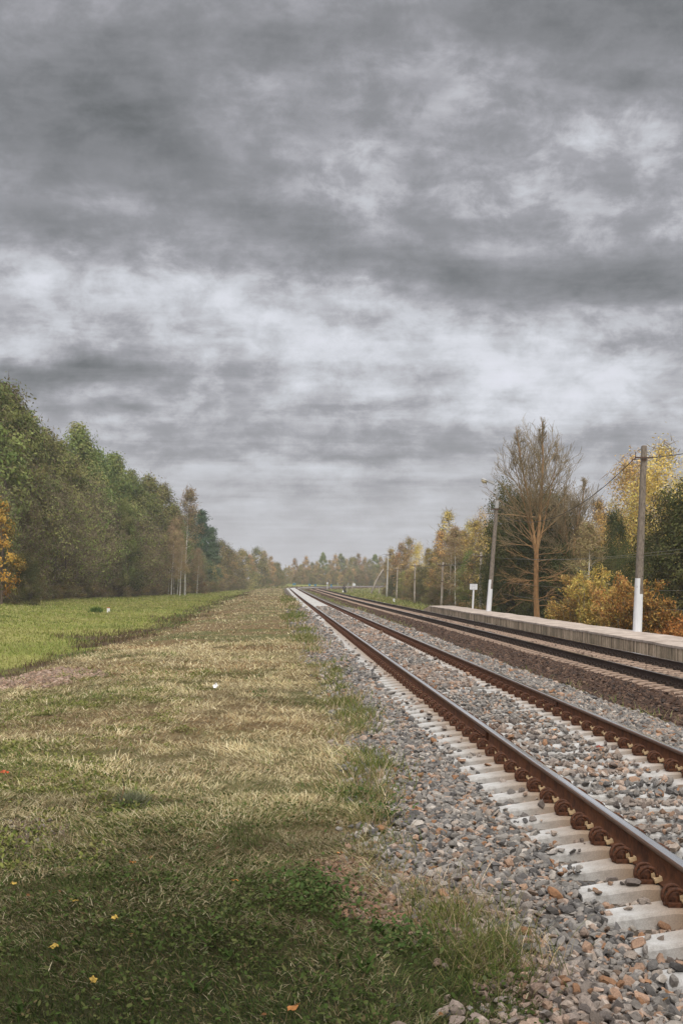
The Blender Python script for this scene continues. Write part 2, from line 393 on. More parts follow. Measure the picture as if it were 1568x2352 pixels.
def make_track(uc, z0, label, old):
    t = thing('railway_track', label, 'railway track')
    mats = [M['rust_old'] if old else M['rust'], M['steel'], M['headside'] if not old else M['rust_old']]
    rails = []
    for sgn in (-1, 1): rails.append(rail_mesh(uc + sgn * .7975, z0 + .012, mats).obj('rail', mats, t))
    sm = Geo(); sleeper_geo(sm); sme = sm.mesh('sleeper', [M['sleeper_old'] if old else M['sleeper']])
    ck = M['clip_old'] if old else M['clip']
    cg = bolt_clip_geo if old else clip_geo
    cm = {s: cg(s).mesh('rail_clip', [ck, M['insul']]) for s in (-1, 1)}
    pad = Geo().box((0, 0, .006), (.17, .16, .009), mat=0).mesh('rail_pad', [M['cable']])
    s0 = 14.5 if old else 4.12
    for q in range(100):
        s = s0 + q * STEP
        o = link('sleeper', sme, t, (uc, s, z0)); o.rotation_euler = (0, 0, random.uniform(-.006, .006))
        for r in (-.7975, .7975):
            link('rail_pad', pad, o, (r, 0, 0))
            for side in (-1, 1):
                c = link('rail_clip', cm[side], o, (r, 0, .002)); c.rotation_euler = (0, 0, random.uniform(-.06, .06))
    g = Geo(); h = Geo()
    qs = list(range(-18, 0)) if not old else list(range(-34, 0))
    for q in qs + list(range(100, 1080)):
        s = s0 + q * STEP
        (x, y), p = axis(uc, s); z = z0 + float(grade(y)); c, sn = math.cos(p), math.sin(p)
        T = lambda V: np.stack([x + V[:, 0] * c + V[:, 1] * sn, y - V[:, 0] * sn + V[:, 1] * c, z + V[:, 2]], -1)
        sleeper_geo(g, T=T, lo=True)
        if q < 420:
            for r in (-.7975, .7975):
                for side in (-1, 1):
                    b = r + side * .125
                    V = np.array([(b - .045, -.062, 0), (b + .045, -.062, 0), (b + .045, .062, 0), (b - .045, .062, 0), (b - .03, -.035, .095), (b + .03, -.035, .095), (b + .03, .035, .095), (b - .03, .035, .095)])
                    h.add(T(V), [[0, 1, 5, 4], [1, 2, 6, 5], [2, 3, 7, 6], [3, 0, 4, 7], [4, 5, 6, 7]])
    kind(g.obj('distant_sleepers', [M['sleeper_old'] if old else M['sleeper']], t), 'stuff')
    kind(h.obj('distant_clips', [ck], t), 'stuff')
    return t, rails
Z1 = 0.0; Z2 = -.225
track, rails1 = make_track(3.2, Z1, 'nearer railway track with rusty rails on pale concrete sleepers in grey ballast', False)
track2, rails2 = make_track(8.71, Z2, 'farther railway track beside the platform, dark rails on brown sleepers and brown ballast', True)
for r, u, y in ((rails1[0], 3.2 - .7975, 14.1), (rails1[1], 3.2 + .7975, 17.5)):
    for s in (-1, 1):
        g = Geo().box((u + s * .026, y, Z1 + .098), (.03, .82, .095))
        for k in range(6): g.tube([(u + s * .035, y - .34 + k * .136, Z1 + .1), (u + s * .068, y - .34 + k * .136, Z1 + .1)], .016, 6)
        g.obj('fishplate', [M['clip']], r)

# ---------------------------------------------------------------- crushed stone
def ico(sub):
    t = (1 + 5 ** .5) / 2
    V = [(-1, t, 0), (1, t, 0), (-1, -t, 0), (1, -t, 0), (0, -1, t), (0, 1, t), (0, -1, -t), (0, 1, -t), (t, 0, -1), (t, 0, 1), (-t, 0, -1), (-t, 0, 1)]
    F = [(0, 11, 5), (0, 5, 1), (0, 1, 7), (0, 7, 10), (0, 10, 11), (1, 5, 9), (5, 11, 4), (11, 10, 2), (10, 7, 6), (7, 1, 8), (3, 9, 4), (3, 4, 2), (3, 2, 6), (3, 6, 8), (3, 8, 9), (4, 9, 5), (2, 4, 11), (6, 2, 10), (8, 6, 7), (9, 8, 1)]
    V = [np.array(v) / np.linalg.norm(v) for v in V]
    for _ in range(sub):
        c = {}; G = []
        def mid(a, b):
            k = (min(a, b), max(a, b))
            if k not in c: m = V[a] + V[b]; V.append(m / np.linalg.norm(m)); c[k] = len(V) - 1
            return c[k]
        for a, b, d in F:
            x, y, z = mid(a, b), mid(b, d), mid(d, a); G += [(a, x, z), (b, y, x), (d, z, y), (x, y, z)]
        F = G
    return np.array(V), np.array(F)
def rock(seed, sub):
    r = np.random.default_rng(seed); V, F = ico(sub)
    V = V * (1 + r.uniform(-.14, .14, (len(V), 1)))
    for _ in range(14 if sub else 6):               # broken flat faces
        n = r.normal(size=3); n /= np.linalg.norm(n); d = r.uniform(.34, .72); k = V @ n
        V = np.where((k > d)[:, None], V - (k - d)[:, None] * n, V)
    return V * np.array([1.45, 1.1, .85]), F
def scatter_stones(name, x, y, z, size, col, sub):
    n = len(x); tmpl = [rock(100 + k, sub) for k in range(14)]; which = RNG.integers(0, 14, n)
    a, b, c = RNG.uniform(0, 2 * math.pi, n), RNG.normal(0, .5, n), RNG.normal(0, .5, n)
    ca, sa, cb, sb, cc, sc = np.cos(a), np.sin(a), np.cos(b), np.sin(b), np.cos(c), np.sin(c)
    R = np.stack([ca * cb, ca * sb * sc - sa * cc, ca * sb * cc + sa * sc, sa * cb, sa * sb * sc + ca * cc, sa * sb * cc - ca * sc, -sb, cb * sc, cb * cc], -1).reshape(n, 3, 3)
    S = size[:, None] * RNG.uniform(.72, 1.3, (n, 3)); P = np.stack([x, y, z], -1); g = Geo()
    for k in range(14):
        m = which == k
        if not m.any(): continue
        V, F = tmpl[k]
        W = np.einsum('nij,nvj->nvi', R[m], V[None] * S[m][:, None]) + P[m][:, None]
        q = m.sum(); FF = (F[None] + np.arange(q)[:, None, None] * len(V)).reshape(-1, 3)
        g.add(W.reshape(-1, 3), FF, np.repeat(col[m], len(F), 0))
    return kind(g.obj(name, [M['stone']]), 'stuff')
PAL = np.array([(.25, .245, .24), (.31, .30, .295), (.18, .18, .185), (.125, .125, .13), (.41, .33, .285), (.37, .255, .19), (.31, .175, .10), (.45, .43, .41), (.37, .33, .30), (.22, .165, .13)])
PAL = PAL * np.array([.80, .775, .745])
PW = np.array([.23, .18, .17, .12, .075, .055, .035, .05, .055, .03])
PW /= PW.sum()
BPAL = np.array([(.070, .042, .030), (.050, .030, .022), (.095, .058, .040), (.038, .028, .024), (.13, .085, .06)]); BPW = [.3, .28, .2, .14, .08]
def in_view(x, y, m=2.4):
    d = depth(x, y); lat = x * math.cos(TH) - y * math.sin(TH)
    return (d > 4.3) & (np.abs(lat) < d * .287 + m)
def sleeper_top(x, y, uc, s0):
    k = (y - s0) / STEP; dy = np.abs(k - np.round(k)) * STEP; du = np.abs(x - uc)
    return dy, du
def ballast_points(d0, d1, u0, u1, dens):
    n = int((d1 - d0) * (u1 - u0) * dens); x = RNG.uniform(u0, u1, n); y = RNG.uniform(d0, d1, n)
    k = in_view(x, y); return x[k], y[k]
def grey_ballast(d0, d1, dens, sub, smin, smax):
    x, y = ballast_points(d0, d1, .45, 6.1, dens)
    edge = edge_u(x, y)
    keep = (x > edge - .12 - RNG.exponential(.10, len(x))) & (x < 5.75 + (fbm(x, y, 2.0, 22) - .5) * .8)
    dy, du = sleeper_top(x, y, 3.2, 4.12)
    on = (dy < .135) & (du < 1.37)
    seat = on & (du > .46)
    cover = fbm(x, y, 1.3, 55)
    keep &= ~(seat & (RNG.random(len(x)) > .03 + .22 * sstep(1.22, 1.44, du + (cover - .5) * .4) + .03 * (dy > .12)))
    keep &= ~(on & ~seat & (cover < .68) & (RNG.random(len(x)) > .36))
    keep &= ~((np.abs(du - .7975) < .10))
    keep &= ~((np.abs(du - .7975) < .20) & on)
    x, y = x[keep], y[keep]; dy, du = dy[keep], du[keep]; n = len(x)
    size = RNG.uniform(smin, smax, n) * RNG.choice([.72, 1, 1.28], n, p=[.34, .5, .16])
    z = ground(x, y) + size * RNG.uniform(-.35, .95, n)
    on = (dy < .135) & (du < 1.37)
    lift = np.interp(du, [0, .48, .62, 1.0, 1.35], [-.024, -.016, .0, .0, -.05])
    z = np.where(on, Z1 + lift + size * .45, z)
    # between the sleepers near the rail the cribs lie lower
    z = np.where(~on & (du < 1.3), z - np.where(du > .45, .028, .012), z)
    w = RNG.choice(len(PAL), n, p=PW); col = PAL[w] * RNG.uniform(.78, 1.22, (n, 1))
    warm = sstep(.45, .75, fbm(x, y, 1.8, 77))[:, None] * (np.abs(x - 3.2) < 1.2)[:, None] + .9 * (x < 1.25)[:, None] * sstep(9, 6.5, y)[:, None] * (RNG.random((n, 1)) < .5)
    col = col * (1 - .35 * warm) + np.array((.36, .235, .165)) * .35 * warm
    rust = np.exp(-((np.abs(du - .7975) - .16) / .14) ** 2)[:, None] * .42 + .5 * ((1 - sstep(1.0, 1.9, x)) * sstep(8.5, 6, y) * sstep(.4, .6, fbm(x, y, .9, 78)))[:, None]
    col = col * (1 - rust) + col.mean(1, keepdims=True) * np.array((1.25, .80, .56)) * rust
    return x, y, z, size, col
a = grey_ballast(4.3, 9.5, 1700, 1, .017, .037); scatter_stones('ballast_stones', *a, 1)
a = grey_ballast(9.5, 20, 1000, 0, .021, .038); scatter_stones('ballast_stones', *a, 0)
a = grey_ballast(20, 42, 360, 0, .034, .052); scatter_stones('ballast_stones', *a, 0)
a = grey_ballast(42, 90, 120, 0, .045, .07); scatter_stones('ballast_stones', *a, 0)
x, y = ballast_points(14, 75, 5.5, 10.6, 190)
e = 6.15 + (fbm(x, y, 2.0, 22) - .5) * .7; k = (x > e - RNG.exponential(.12, len(x)))
dy, du = sleeper_top(x, y, 8.71, 14.5); k &= ~((dy < .14) & (du < 1.37)); k &= np.abs(du - .7975) > .11
k &= (RNG.random(len(x)) < np.interp(depth(x, y), [14, 30, 75], [1, .8, .4]))
x, y = x[k], y[k]; n = len(x); size = RNG.uniform(.028, .05, n) * np.interp(y, [20, 75], [1, 1.5])
scatter_stones('brown_ballast_stones', x, y, ground(x, y) + size * .2 - np.where(np.abs(x - 8.71) < 1.35, .028, 0), size, BPAL[RNG.choice(5, n, p=BPW)] * RNG.uniform(.75, 1.3, (n, 1)), 0)
# pinkish gravel showing through the grass in two patches
PINK = [(.30, .205, .15), (.25, .17, .125), (.33, .25, .20), (.18, .13, .10)]; DULL = [(.19, .14, .115), (.16, .115, .09), (.22, .19, .17), (.11, .085, .07)]; RUSTY = [(.25, .15, .10), (.21, .125, .08), (.27, .19, .14), (.14, .10, .075)]
def gravel_patch(name, pts, cx, cy, rx, ry, smin, smax, pal):
    x = cx + RNG.uniform(-1, 1, pts) * rx; y = cy + RNG.uniform(-1, 1, pts) * ry
    k = ((x - cx) / rx) ** 2 + ((y - cy) / ry) ** 2 < 2.2 * fbm(x, y, rx * .9, 91) - .35; x, y = x[k], y[k]; n = len(x)
    s = RNG.uniform(smin, smax, n); c = np.array(pal)[RNG.choice(4, n)] * RNG.uniform(.75, 1.2, (n, 1))
    scatter_stones(name, x, y, ground(x, y) + s * .6, s, c, 0); return
gravel_patch('gravel_patch', 5200, -5.35, 27.4, 1.6, 3.6, .03, .06, PINK)
gravel_patch('gravel_patch', 700, -2.15, 9.55, .62, .75, .012, .03, DULL)
gravel_patch('gravel_patch', 1500, .60, 7.9, .42, .85, .014, .034, RUSTY)
# ---------------------------------------------------------------- grass
def blades(g, x, y, z, L, W, lean, col, bend=.5, az=None):
    """curved two-segment blades; lean = angle from the vertical at the root"""
    n = len(x)
    if az is None: az = RNG.uniform(0, 2 * math.pi, n)
    f = RNG.uniform(0, 2 * math.pi, n)
    ca, sa = np.cos(az), np.sin(az)
    l2 = np.clip(lean + bend * RNG.uniform(.3, 1.2, n), 0, 1.66)
    side = np.stack([-np.sin(f), np.cos(f), np.zeros(n)], -1) * (W / 2)[:, None]
    d1 = np.stack([np.sin(lean) * ca, np.sin(lean) * sa, np.cos(lean)], -1) * (L * .5)[:, None]
    d2 = np.stack([np.sin(l2) * ca, np.sin(l2) * sa, np.cos(l2)], -1) * (L * .5)[:, None]
    P0 = np.stack([x, y, z], -1); P1 = P0 + d1; P2 = P1 + d2
    V = np.stack([P0 - side, P0 + side, P1 - side * .9, P1 + side * .9, P2 - side * .12, P2 + side * .12], 1).reshape(-1, 3)
    b = np.arange(n)[:, None] * 6
    F = np.concatenate([b + [0, 1, 3, 2], b + [2, 3, 5, 4]], 0)
    g.add(V, F, np.concatenate([col, col], 0))
def leaves_flat(g, x, y, z, L, W, tilt, col):
    """small oval weed leaves: six-sided, tilted every way"""
    n = len(x); az = RNG.uniform(0, 2 * math.pi, n); ca, sa = np.cos(az), np.sin(az); st, ct = np.sin(tilt), np.cos(tilt)
    roll = RNG.normal(0, .35, n)
    ax = np.stack([ca * ct, sa * ct, st], -1); ay = np.stack([-sa * np.cos(roll), ca * np.cos(roll), np.sin(roll)], -1)
    P = np.stack([x, y, z], -1); pts = [(0, 0), (.3, -.42), (.72, -.38), (1, 0), (.72, .38), (.3, .42)]
    V = np.stack([P + ax * (L * a)[:, None] + ay * (W * b)[:, None] for a, b in pts], 1).reshape(-1, 3)
    b = np.arange(n)[:, None] * 6
    g.add(V, np.concatenate([b + [0, 1, 2, 3], b + [0, 3, 4, 5]], 0), np.concatenate([col, col], 0))
def sample(n, d0, d1, p, m=2.8):
    """points in the wedge the picture sees, number per square metre falling off as depth**-p"""
    q = 2 - p; t = RNG.random(n)
    d = (d0 ** q + t * (d1 ** q - d0 ** q)) ** (1 / q) if abs(q) > 1e-3 else d0 * (d1 / d0) ** t
    lat = RNG.uniform(-1, 1, n) * (d * .287 + m)
    return d * math.sin(TH) + lat * math.cos(TH), d * math.cos(TH) - lat * math.sin(TH), d
def pick(pal, w, n, j=.2):
    w = np.array(w, float); w /= w.sum()
    return np.array(pal)[RNG.choice(len(pal), n, p=w)] * RNG.uniform(1 - j, 1 + j, (n, 1))
TAN = [(.50, .405, .25), (.42, .33, .20), (.64, .55, .385), (.31, .225, .13), (.46, .40, .24), (.19, .135, .08)]
OLIVE = [(.19, .195, .070), (.235, .225, .085), (.145, .165, .055), (.27, .245, .11)]
GREEN = [(.085, .135, .032), (.115, .165, .040), (.065, .105, .028), (.15, .19, .055)]
DARKG = [(.060, .085, .026), (.080, .105, .034), (.045, .065, .022), (.105, .12, .045), (.12, .10, .05)]
LIME = [(.26, .30, .075), (.31, .335, .095), (.20, .255, .06), (.36, .36, .125), (.40, .37, .17)]
BROWN = [(.10, .065, .045), (.13, .08, .052), (.065, .045, .035), (.17, .11, .07), (.13, .115, .05)]
RED = [(.27, .155, .085), (.33, .20, .11), (.21, .12, .07)]

G = Geo()
# -- verge: mown hay over green stubble
def verge(n, d0, d1, p):
    x, y, d = sample(n, d0, d1, p); u = lateral(x, y); n0 = n
    e = (fbm(x, y, 2.0, 21) - .5)
    k = (u > -5.75 - band(x, y) + RNG.normal(0, .3, n0)) & (u < edge_u(x, y) + RNG.normal(0, .07, n)); x, y, d, u = x[k], y[k], d[k], u[k]
    in_g = (((x + 5.35) / 1.45) ** 2 + ((y - 27.4) / 3.3) ** 2 < .75) | (((x + 2.15) / .62) ** 2 + ((y - 9.55) / .75) ** 2 < .8) | (((x - .55) / .42) ** 2 + ((y - 7.9) / .85) ** 2 < .75)
    k = ~in_g | (RNG.random(len(x)) < np.where(d < 15, .5, .15)); x, y, d, u = x[k], y[k], d[k], u[k]
    n = len(x); z = ground(x, y); pt0 = fbm(x, y, .45, 62)
    lush = sstep(13, 5.2, d + (fbm(x, y, 2.6, 61) - .5) * 8 + (pt0 - .5) * 3)                # foreground turf
    pt = fbm(x, y, 2.3, 41); pt2 = fbm(x, y, .7, 43)
    green = np.clip(sstep(.50, .66, pt * .7 + pt2 * .3) * .8 + .8 * sstep(-1.9, -4.2, u) * sstep(24, 16, d) * sstep(.35, .55, pt) + .55 * sstep(.35, .9, u) * sstep(.35, .6, pt2) + .25 * sstep(14, 9, d), 0, 1)
    red = sstep(.5, .72, fbm(x, y, 3.1, 45)) * np.interp(d, [8, 20, 35, 80], [.12, .25, .6, .7])
    r = RNG.random(n)
    t = np.where(r < lush * .88, 3, np.where(RNG.random(n) < green * .5, np.where(RNG.random(n) < .5, 1, 2), np.where(RNG.random(n) < red, 4, 0)))
    col = np.zeros((n, 3)); L = np.zeros(n); lean = np.zeros(n)
    for q, pal, l0, l1, a0, a1 in ((0, TAN, .05, .15, .7, 1.5), (1, OLIVE, .04, .12, .3, 1.25), (2, GREEN, .04, .11, .2, 1.1), (3, DARKG, .03, .10, .15, 1.0), (4, RED, .05, .13, .6, 1.4)):
        m = t == q; c = m.sum(); col[m] = pick(pal, [1] * len(pal), c); L[m] = RNG.uniform(l0, l1, c); lean[m] = RNG.uniform(a0, a1, c)
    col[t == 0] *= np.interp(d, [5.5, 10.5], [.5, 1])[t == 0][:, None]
    dark = 1 - .38 * sstep(.54, .75, fbm(x, y, .8, 47))[:, None]
    col *= np.where((t == 3)[:, None], 1, dark) * (.82 + .36 * fbm(x, y, 6, 48))[:, None]
    bare = sstep(.40, .26, fbm(x, y, .55, 131)) * (t != 3)
    tuft = sstep(.56, .74, fbm(x, y, .38, 133)) * (.4 + .9 * fbm(x, y, 3.5, 134))
    L *= (1 - .75 * bare) * (.8 + .65 * tuft); col *= (1 - .45 * bare)[:, None] * (1 + .25 * tuft)[:, None]
    tall = 1 + .6 * sstep(.45, .9, u) * sstep(.5, .7, pt2)
    zz = z + RNG.uniform(0, .035, n) * (t == 0) + .05 * sstep(.5, .8, pt2) * (t != 3)
    swath = (fbm(x, y, 1.9, 135) * 14 + RNG.normal(0, .75, n)); az = np.where(RNG.random(n) < .55, swath, RNG.uniform(0, 6.28, n))
    blades(G, x, y, zz, L * tall * np.interp(d, [5, 9, 14, 60], [.6, .75, 1, 1.5]), np.maximum(RNG.uniform(.0026, .0058, n), .00052 * d), lean, col, az=az)
verge(420000, 4.7, 11, .9)
verge(500000, 9, 40, 1.1)
verge(215000, 34, 300, 1.1)
kind(G.obj('verge_grass', [M['grass']]), 'stuff')
# -- foreground weeds with broad leaves
G = Geo()
x, y, d = sample(150000, 4.7, 12.5, .6); u = x
k = (u < edge_u(x, y)) & (RNG.random(len(x)) < sstep(13, 6.0, d + (fbm(x, y, .9, 64) - .5) * 4) * (.25 + sstep(.42, .62, fbm(x, y, .55, 63)))) & ~(((x - .55) / .42) ** 2 + ((y - 7.9) / .85) ** 2 < .7) & ~(((x + 2.15) / .62) ** 2 + ((y - 9.55) / .75) ** 2 < .6)
x, y = x[k], y[k]; n = len(x); L = RNG.uniform(.012, .036, n)
leaves_flat(G, x, y, ground(x, y) + RNG.uniform(.01, .09, n), L, L * RNG.uniform(.45, .8, n), RNG.uniform(-.2, .9, n), pick(DARKG + [(.065, .105, .03), (.085, .105, .05)], [3, 3, 3, 2, 1, 2, 1], n))
# rosettes of long dandelion leaves along the bottom of the picture
for q in range(18):
    px = RNG.uniform(-40, 1150); dd = RNG.uniform(5.1, 6.9); c = at(px, dd)
    if c.x > 1.0: continue
    m = int(RNG.integers(5, 9)); xx = np.full(m, c.x) + RNG.normal(0, .01, m); yy = np.full(m, c.y) + RNG.normal(0, .01, m)
    LL = RNG.uniform(.05, .11, m)
    leaves_flat(G, xx, yy, ground(xx, yy) + .02, LL, LL * .33, RNG.uniform(.25, .95, m), pick([(.045, .080, .020), (.055, .095, .026), (.04, .068, .02)], [1, 1, 1], m))
for cxp, cyp, nn, sp, hh in ((700, 2040, 500, .16, .10), (760, 2080, 400, .14, .09), (905, 2160, 380, .14, .10), (830, 1840, 420, .14, .14), (880, 1890, 260, .10, .16), (590, 1615, 120, .10, .2), (250, 1560, 300, .5, .2)):
    dd = (ZC + .13) / (cyp - HY) * FPX; c = at(cxp, dd); xx = c.x + RNG.normal(0, sp, nn); yy = c.y + RNG.normal(0, sp * 1.3, nn)
    LL = RNG.uniform(.02, .05, nn); leaves_flat(G, xx, yy, ground(xx, yy) + RNG.uniform(0, hh, nn), LL, LL * .6, RNG.uniform(-.2, 1.0, nn), pick([(.065, .11, .035), (.08, .125, .04), (.055, .09, .03), (.13, .145, .06)], [1, 1, 1, .6], nn))
# yellow green leafy plants in clumps on the left of the verge
for q in range(430):
    yy = 8.5 * (30 / 8.5) ** RNG.random(); xx = -1.2 - 3.9 * RNG.random() ** .8 * min(1, yy / 15)
    if fbm(np.array([xx]), np.array([yy]), 3.0, 141)[0] < .45 and RNG.random() < .75: continue
    m = int(RNG.integers(50, 190)); sp = RNG.uniform(.06, .24); x = xx + RNG.normal(0, sp, m); y = yy + RNG.normal(0, sp, m); hh = RNG.uniform(.03, .16)
    L = RNG.uniform(.02, .05, m); leaves_flat(G, x, y, ground(x, y) + hh * RNG.uniform(.1, 1, m) * np.exp(-((x - xx) ** 2 + (y - yy) ** 2) / (2 * sp * sp)), L, L * RNG.uniform(.35, .7, m), RNG.uniform(-.3, 1.1, m), pick([(.20, .22, .065), (.15, .18, .05), (.25, .245, .09), (.11, .145, .04)], [1, 1, 1, .7], m))
kind(G.obj('weed_leaves', [M['grass']]), 'stuff')
G = Geo(); x, y, d = sample(420, 4.8, 24, .7); k = (x < edge_u(x, y) + .5) & (x > -5); x, y = x[k], y[k]; n = len(x); L = RNG.uniform(.02, .05, n)
leaves_flat(G, x, y, ground(x, y) + np.where(x < edge_u(x, y), RNG.uniform(.02, .08, n), .045), L, L * .7, RNG.uniform(-.2, .5, n), pick([(.16, .085, .04), (.22, .13, .05), (.10, .06, .035), (.28, .19, .06)], [1, 1, 1, .6], n))
kind(G.obj('leaf_litter', [M['grass']]), 'stuff')
# -- tufts that creep over the stones at the edge of the ballast, and between the two tracks
G = Geo()
for q in range(150):
    yy = 6 * (150 / 6) ** (RNG.random()); xx = float(edge_u(np.array([1.0]), np.array([yy]))[0]) + RNG.normal(-.04, .10)
    if ((xx - .55) / .42) ** 2 + ((yy - 7.9) / .85) ** 2 < .8: continue
    m = int(RNG.integers(50, 130)); r = RNG.uniform(.05, .16) * (1 + yy / 60); x = xx + RNG.normal(0, r, m); y = yy + RNG.normal(0, r * 1.6, m)
    pal = OLIVE + GREEN if RNG.random() < .72 else TAN + OLIVE
    blades(G, x, y, ground(x, y), RNG.uniform(.08, .26, m) * (1 + yy / 160), np.maximum(RNG.uniform(.002, .005, m), .00055 * yy), RNG.uniform(.1, .9, m), pick(pal, [1] * 8 if len(pal) == 8 else [1] * len(pal), m))
n = 26000
x, y, d = sample(n, 18, 240, 1.2); u = lateral(x, y); e = (fbm(x, y, 2.0, 22) - .5) * .7
k = (np.abs(u - 6.0 - e * .8) < .30 * np.interp(d, [18, 40, 90], [.8, 1.2, 2.4])) & (fbm(x, y, 2.4, 52) > np.interp(d, [18, 50, 100], [.50, .42, .2])); x, y, d = x[k], y[k], d[k]; n = len(x)
x = np.concatenate([x, x + RNG.normal(0, .12, n), x + RNG.normal(0, .12, n)]); y = np.concatenate([y, y + RNG.normal(0, .3, n), y + RNG.normal(0, .3, n)]); d = depth(x, y); n = len(x)
blades(G, x, y, ground(x, y), RNG.uniform(.07, .22, n), np.maximum(.004, .0006 * d), RNG.uniform(.1, .9, n), pick([(.19, .22, .085), (.25, .25, .12), (.14, .18, .06), (.30, .26, .14)], [1, 1, 1, .7], n))
kind(G.obj('edge_tufts', [M['grass']]), 'stuff')
# -- meadow
G = Geo()
x, y, d = sample(300000, 22, 330, 1.15); u = lateral(x, y); e = (fbm(x, y, 2.0, 21) - .5)
k = (u < -7.2 - band(x, y) * .8 + RNG.normal(0, .4, len(x))) & (u > -34); x, y, d = x[k], y[k], d[k]; n = len(x)
pt = fbm(x, y, 5, 31); col = pick(LIME, [1] * 5, n) * (.80 + .4 * fbm(x, y, 3, 33))[:, None]
yel = sstep(.52, .7, pt)[:, None] * .55; col = col * (1 - yel) + pick([(.34, .31, .13), (.30, .30, .11)], [1, 1], n) * yel
dk = sstep(.6, .75, fbm(x, y, 2.6, 37))[:, None] * .45; col = col * (1 - dk) + pick(GREEN, [1] * 4, n) * dk
blades(G, x, y, ground(x, y), RNG.uniform(.05, .15, n) * np.interp(d, [30, 150], [1, 1.6]), np.maximum(.006, .00075 * d), RNG.uniform(.1, .9, n), col)
kind(G.obj('meadow_grass', [M['grass']]), 'stuff')
# -- dark withered weeds in the ditch
G = Geo()
x, y, d = sample(190000, 24, 260, 1.2); u = lateral(x, y); e = (fbm(x, y, 2.0, 21) - .5)
k = (np.abs(u + 6.6 + band(x, y) * .9) < 1.25 * (.45 + 1.2 * fbm(x, y, 4.5, 71))) & (RNG.random(len(x)) < .25 + sstep(.32, .48, fbm(x, y, 3.2, 123))); x, y, d = x[k], y[k], d[k]; n = len(x)
gr = sstep(.47, .6, fbm(x, y, 2.4, 73)); m = RNG.random(n) < gr
col = np.where(m[:, None], pick(GREEN + OLIVE, [1] * 8, n), pick(BROWN, [1] * 5, n))
blades(G, x, y, ground(x, y), RNG.uniform(.08, .30, n) * np.where(m, .8, .6 + .8 * fbm(x, y, 1.6, 75)) * (.35 + fbm(x, y, .8, 76)), np.maximum(.004, .00055 * d), RNG.uniform(0, .7, n), col)
kind(G.obj('ditch_weeds', [M['grass']]), 'stuff')
# -- rough grass to the right of the far track
G = Geo()
x, y, d = sample(90000, 80, 460, 1.1, 6); u = lateral(x, y)
k = (u > 11.3) & (x < 90); x, y, d = x[k], y[k], d[k]; n = len(x)
pt = fbm(x, y, 9, 83)[:, None]; col = pick([(.21, .225, .075), (.26, .255, .10), (.17, .195, .06)], [1, 1, 1], n) * (.7 + .6 * pt)
br = sstep(.58, .72, fbm(x, y, 7, 85))[:, None] * .6; col = col * (1 - br) + pick([(.24, .165, .09), (.19, .14, .08)], [1, 1], n) * br
blades(G, x, y, ground(x, y), RNG.uniform(.15, .45, n), np.maximum(.01, .0008 * d), RNG.uniform(.1, .8, n), col)
x, y, d = sample(14000, 285, 470, .8, 8); u = lateral(x, y); k = (u < -3.2) & (u > -24) & (x > -40); x, y, d = x[k], y[k], d[k]; n = len(x)
blades(G, x, y, ground(x, y), RNG.uniform(.2, .7, n), .0009 * d, RNG.uniform(.1, .7, n), pick([(.22, .215, .085), (.25, .20, .10), (.17, .17, .06)], [1, 1, 1], n))
kind(G.obj('rough_grass', [M['grass']]), 'stuff')

# -- single small things lying on the grass
def leaf_thing(px, py, col, size, label, cat='leaf', group=None, name='fallen_leaf', zup=.05):
    dd = (ZC + .14) / (py - HY) * FPX; c = at(px, dd); r = np.random.default_rng(int(px * 7 + py))
    k = 15; A = np.linspace(0, 2 * math.pi, k, endpoint=False)
    R = size * (.86 + .14 * np.cos(A * 5)) * r.uniform(.9, 1.08, k)
    V = [(0, 0, .004)] + [(a * math.cos(t) * 1.15, a * math.sin(t) * .72, .004 * math.sin(3 * t) + r.uniform(-.004, .006)) for a, t in zip(R, A)]
    F = [[0, 1 + i, 1 + (i + 1) % k] for i in range(k)]
    V2 = np.array(V + [(p[0], p[1], p[2] - .002) for p in V]); F2 = F + [[k + 1, k + 2 + (i + 1) % k, k + 2 + i] for i in range(k)] + [[1 + i, k + 2 + i, k + 2 + (i + 1) % k] for i in range(k)] + [[1 + i, k + 2 + (i + 1) % k, 1 + (i + 1) % k] for i in range(k)]
    g = Geo().add(V2, F2, col); g.tube([(-size * .5, 0, .004), (-size * 1.35, .01, .002)], .0022, 4, col=tuple(q * .6 for q in col))
    o = g.obj(name, [M['fallen']]); o.location = (c.x, c.y, gz(c.x, c.y) + zup); o.rotation_euler = (r.uniform(-.1, .3), r.uniform(-.2, .2), r.uniform(0, 6))
    return tag(o, label, cat, group)
YL = (.40, .27, .055); OR = (.38, .15, .04)
for px, py, col, s, lab in ((172, 2104, YL, .030, 'yellow fallen leaf on dark grass, left one of the two highest yellow ones'),
                            (264, 2143, YL, .030, 'yellow fallen leaf on dark grass, right one of the upper yellow pair'),
                            (126, 2212, YL, .029, 'yellow fallen leaf on dark grass, leftmost in the bottom left corner'),
                            (215, 2282, YL, .030, 'yellow fallen leaf on dark grass, lowest one near the bottom edge'),
                            (32, 2048, YL, .026, 'small yellow fallen leaf on grass at the left edge'),
                            (781, 1981, OR, .036, 'orange fallen leaf on dry grass left of the ballast edge'),
                            (540, 2040, OR, .024, 'small orange fallen leaf in dark grass mid foreground'),
                            (305, 1997, OR, .022, 'small orange fallen leaf on hay left of centre'),
                            (672, 2340, (.33, .14, .04), .036, 'brown orange fallen leaf at the bottom edge of the grass'),
                            (12, 1795, (.42, .075, .02), .055, 'curled red brown leaf standing in hay at the left edge')):
    leaf_thing(px, py, col, s, lab, group='fallen leaves on the grass')
leaf_thing(1300, 1500, (.5, .18, .04), .05, 'orange fallen leaf on the grey stones between the rails', zup=.1).location = (2.9, 22.3, .02)
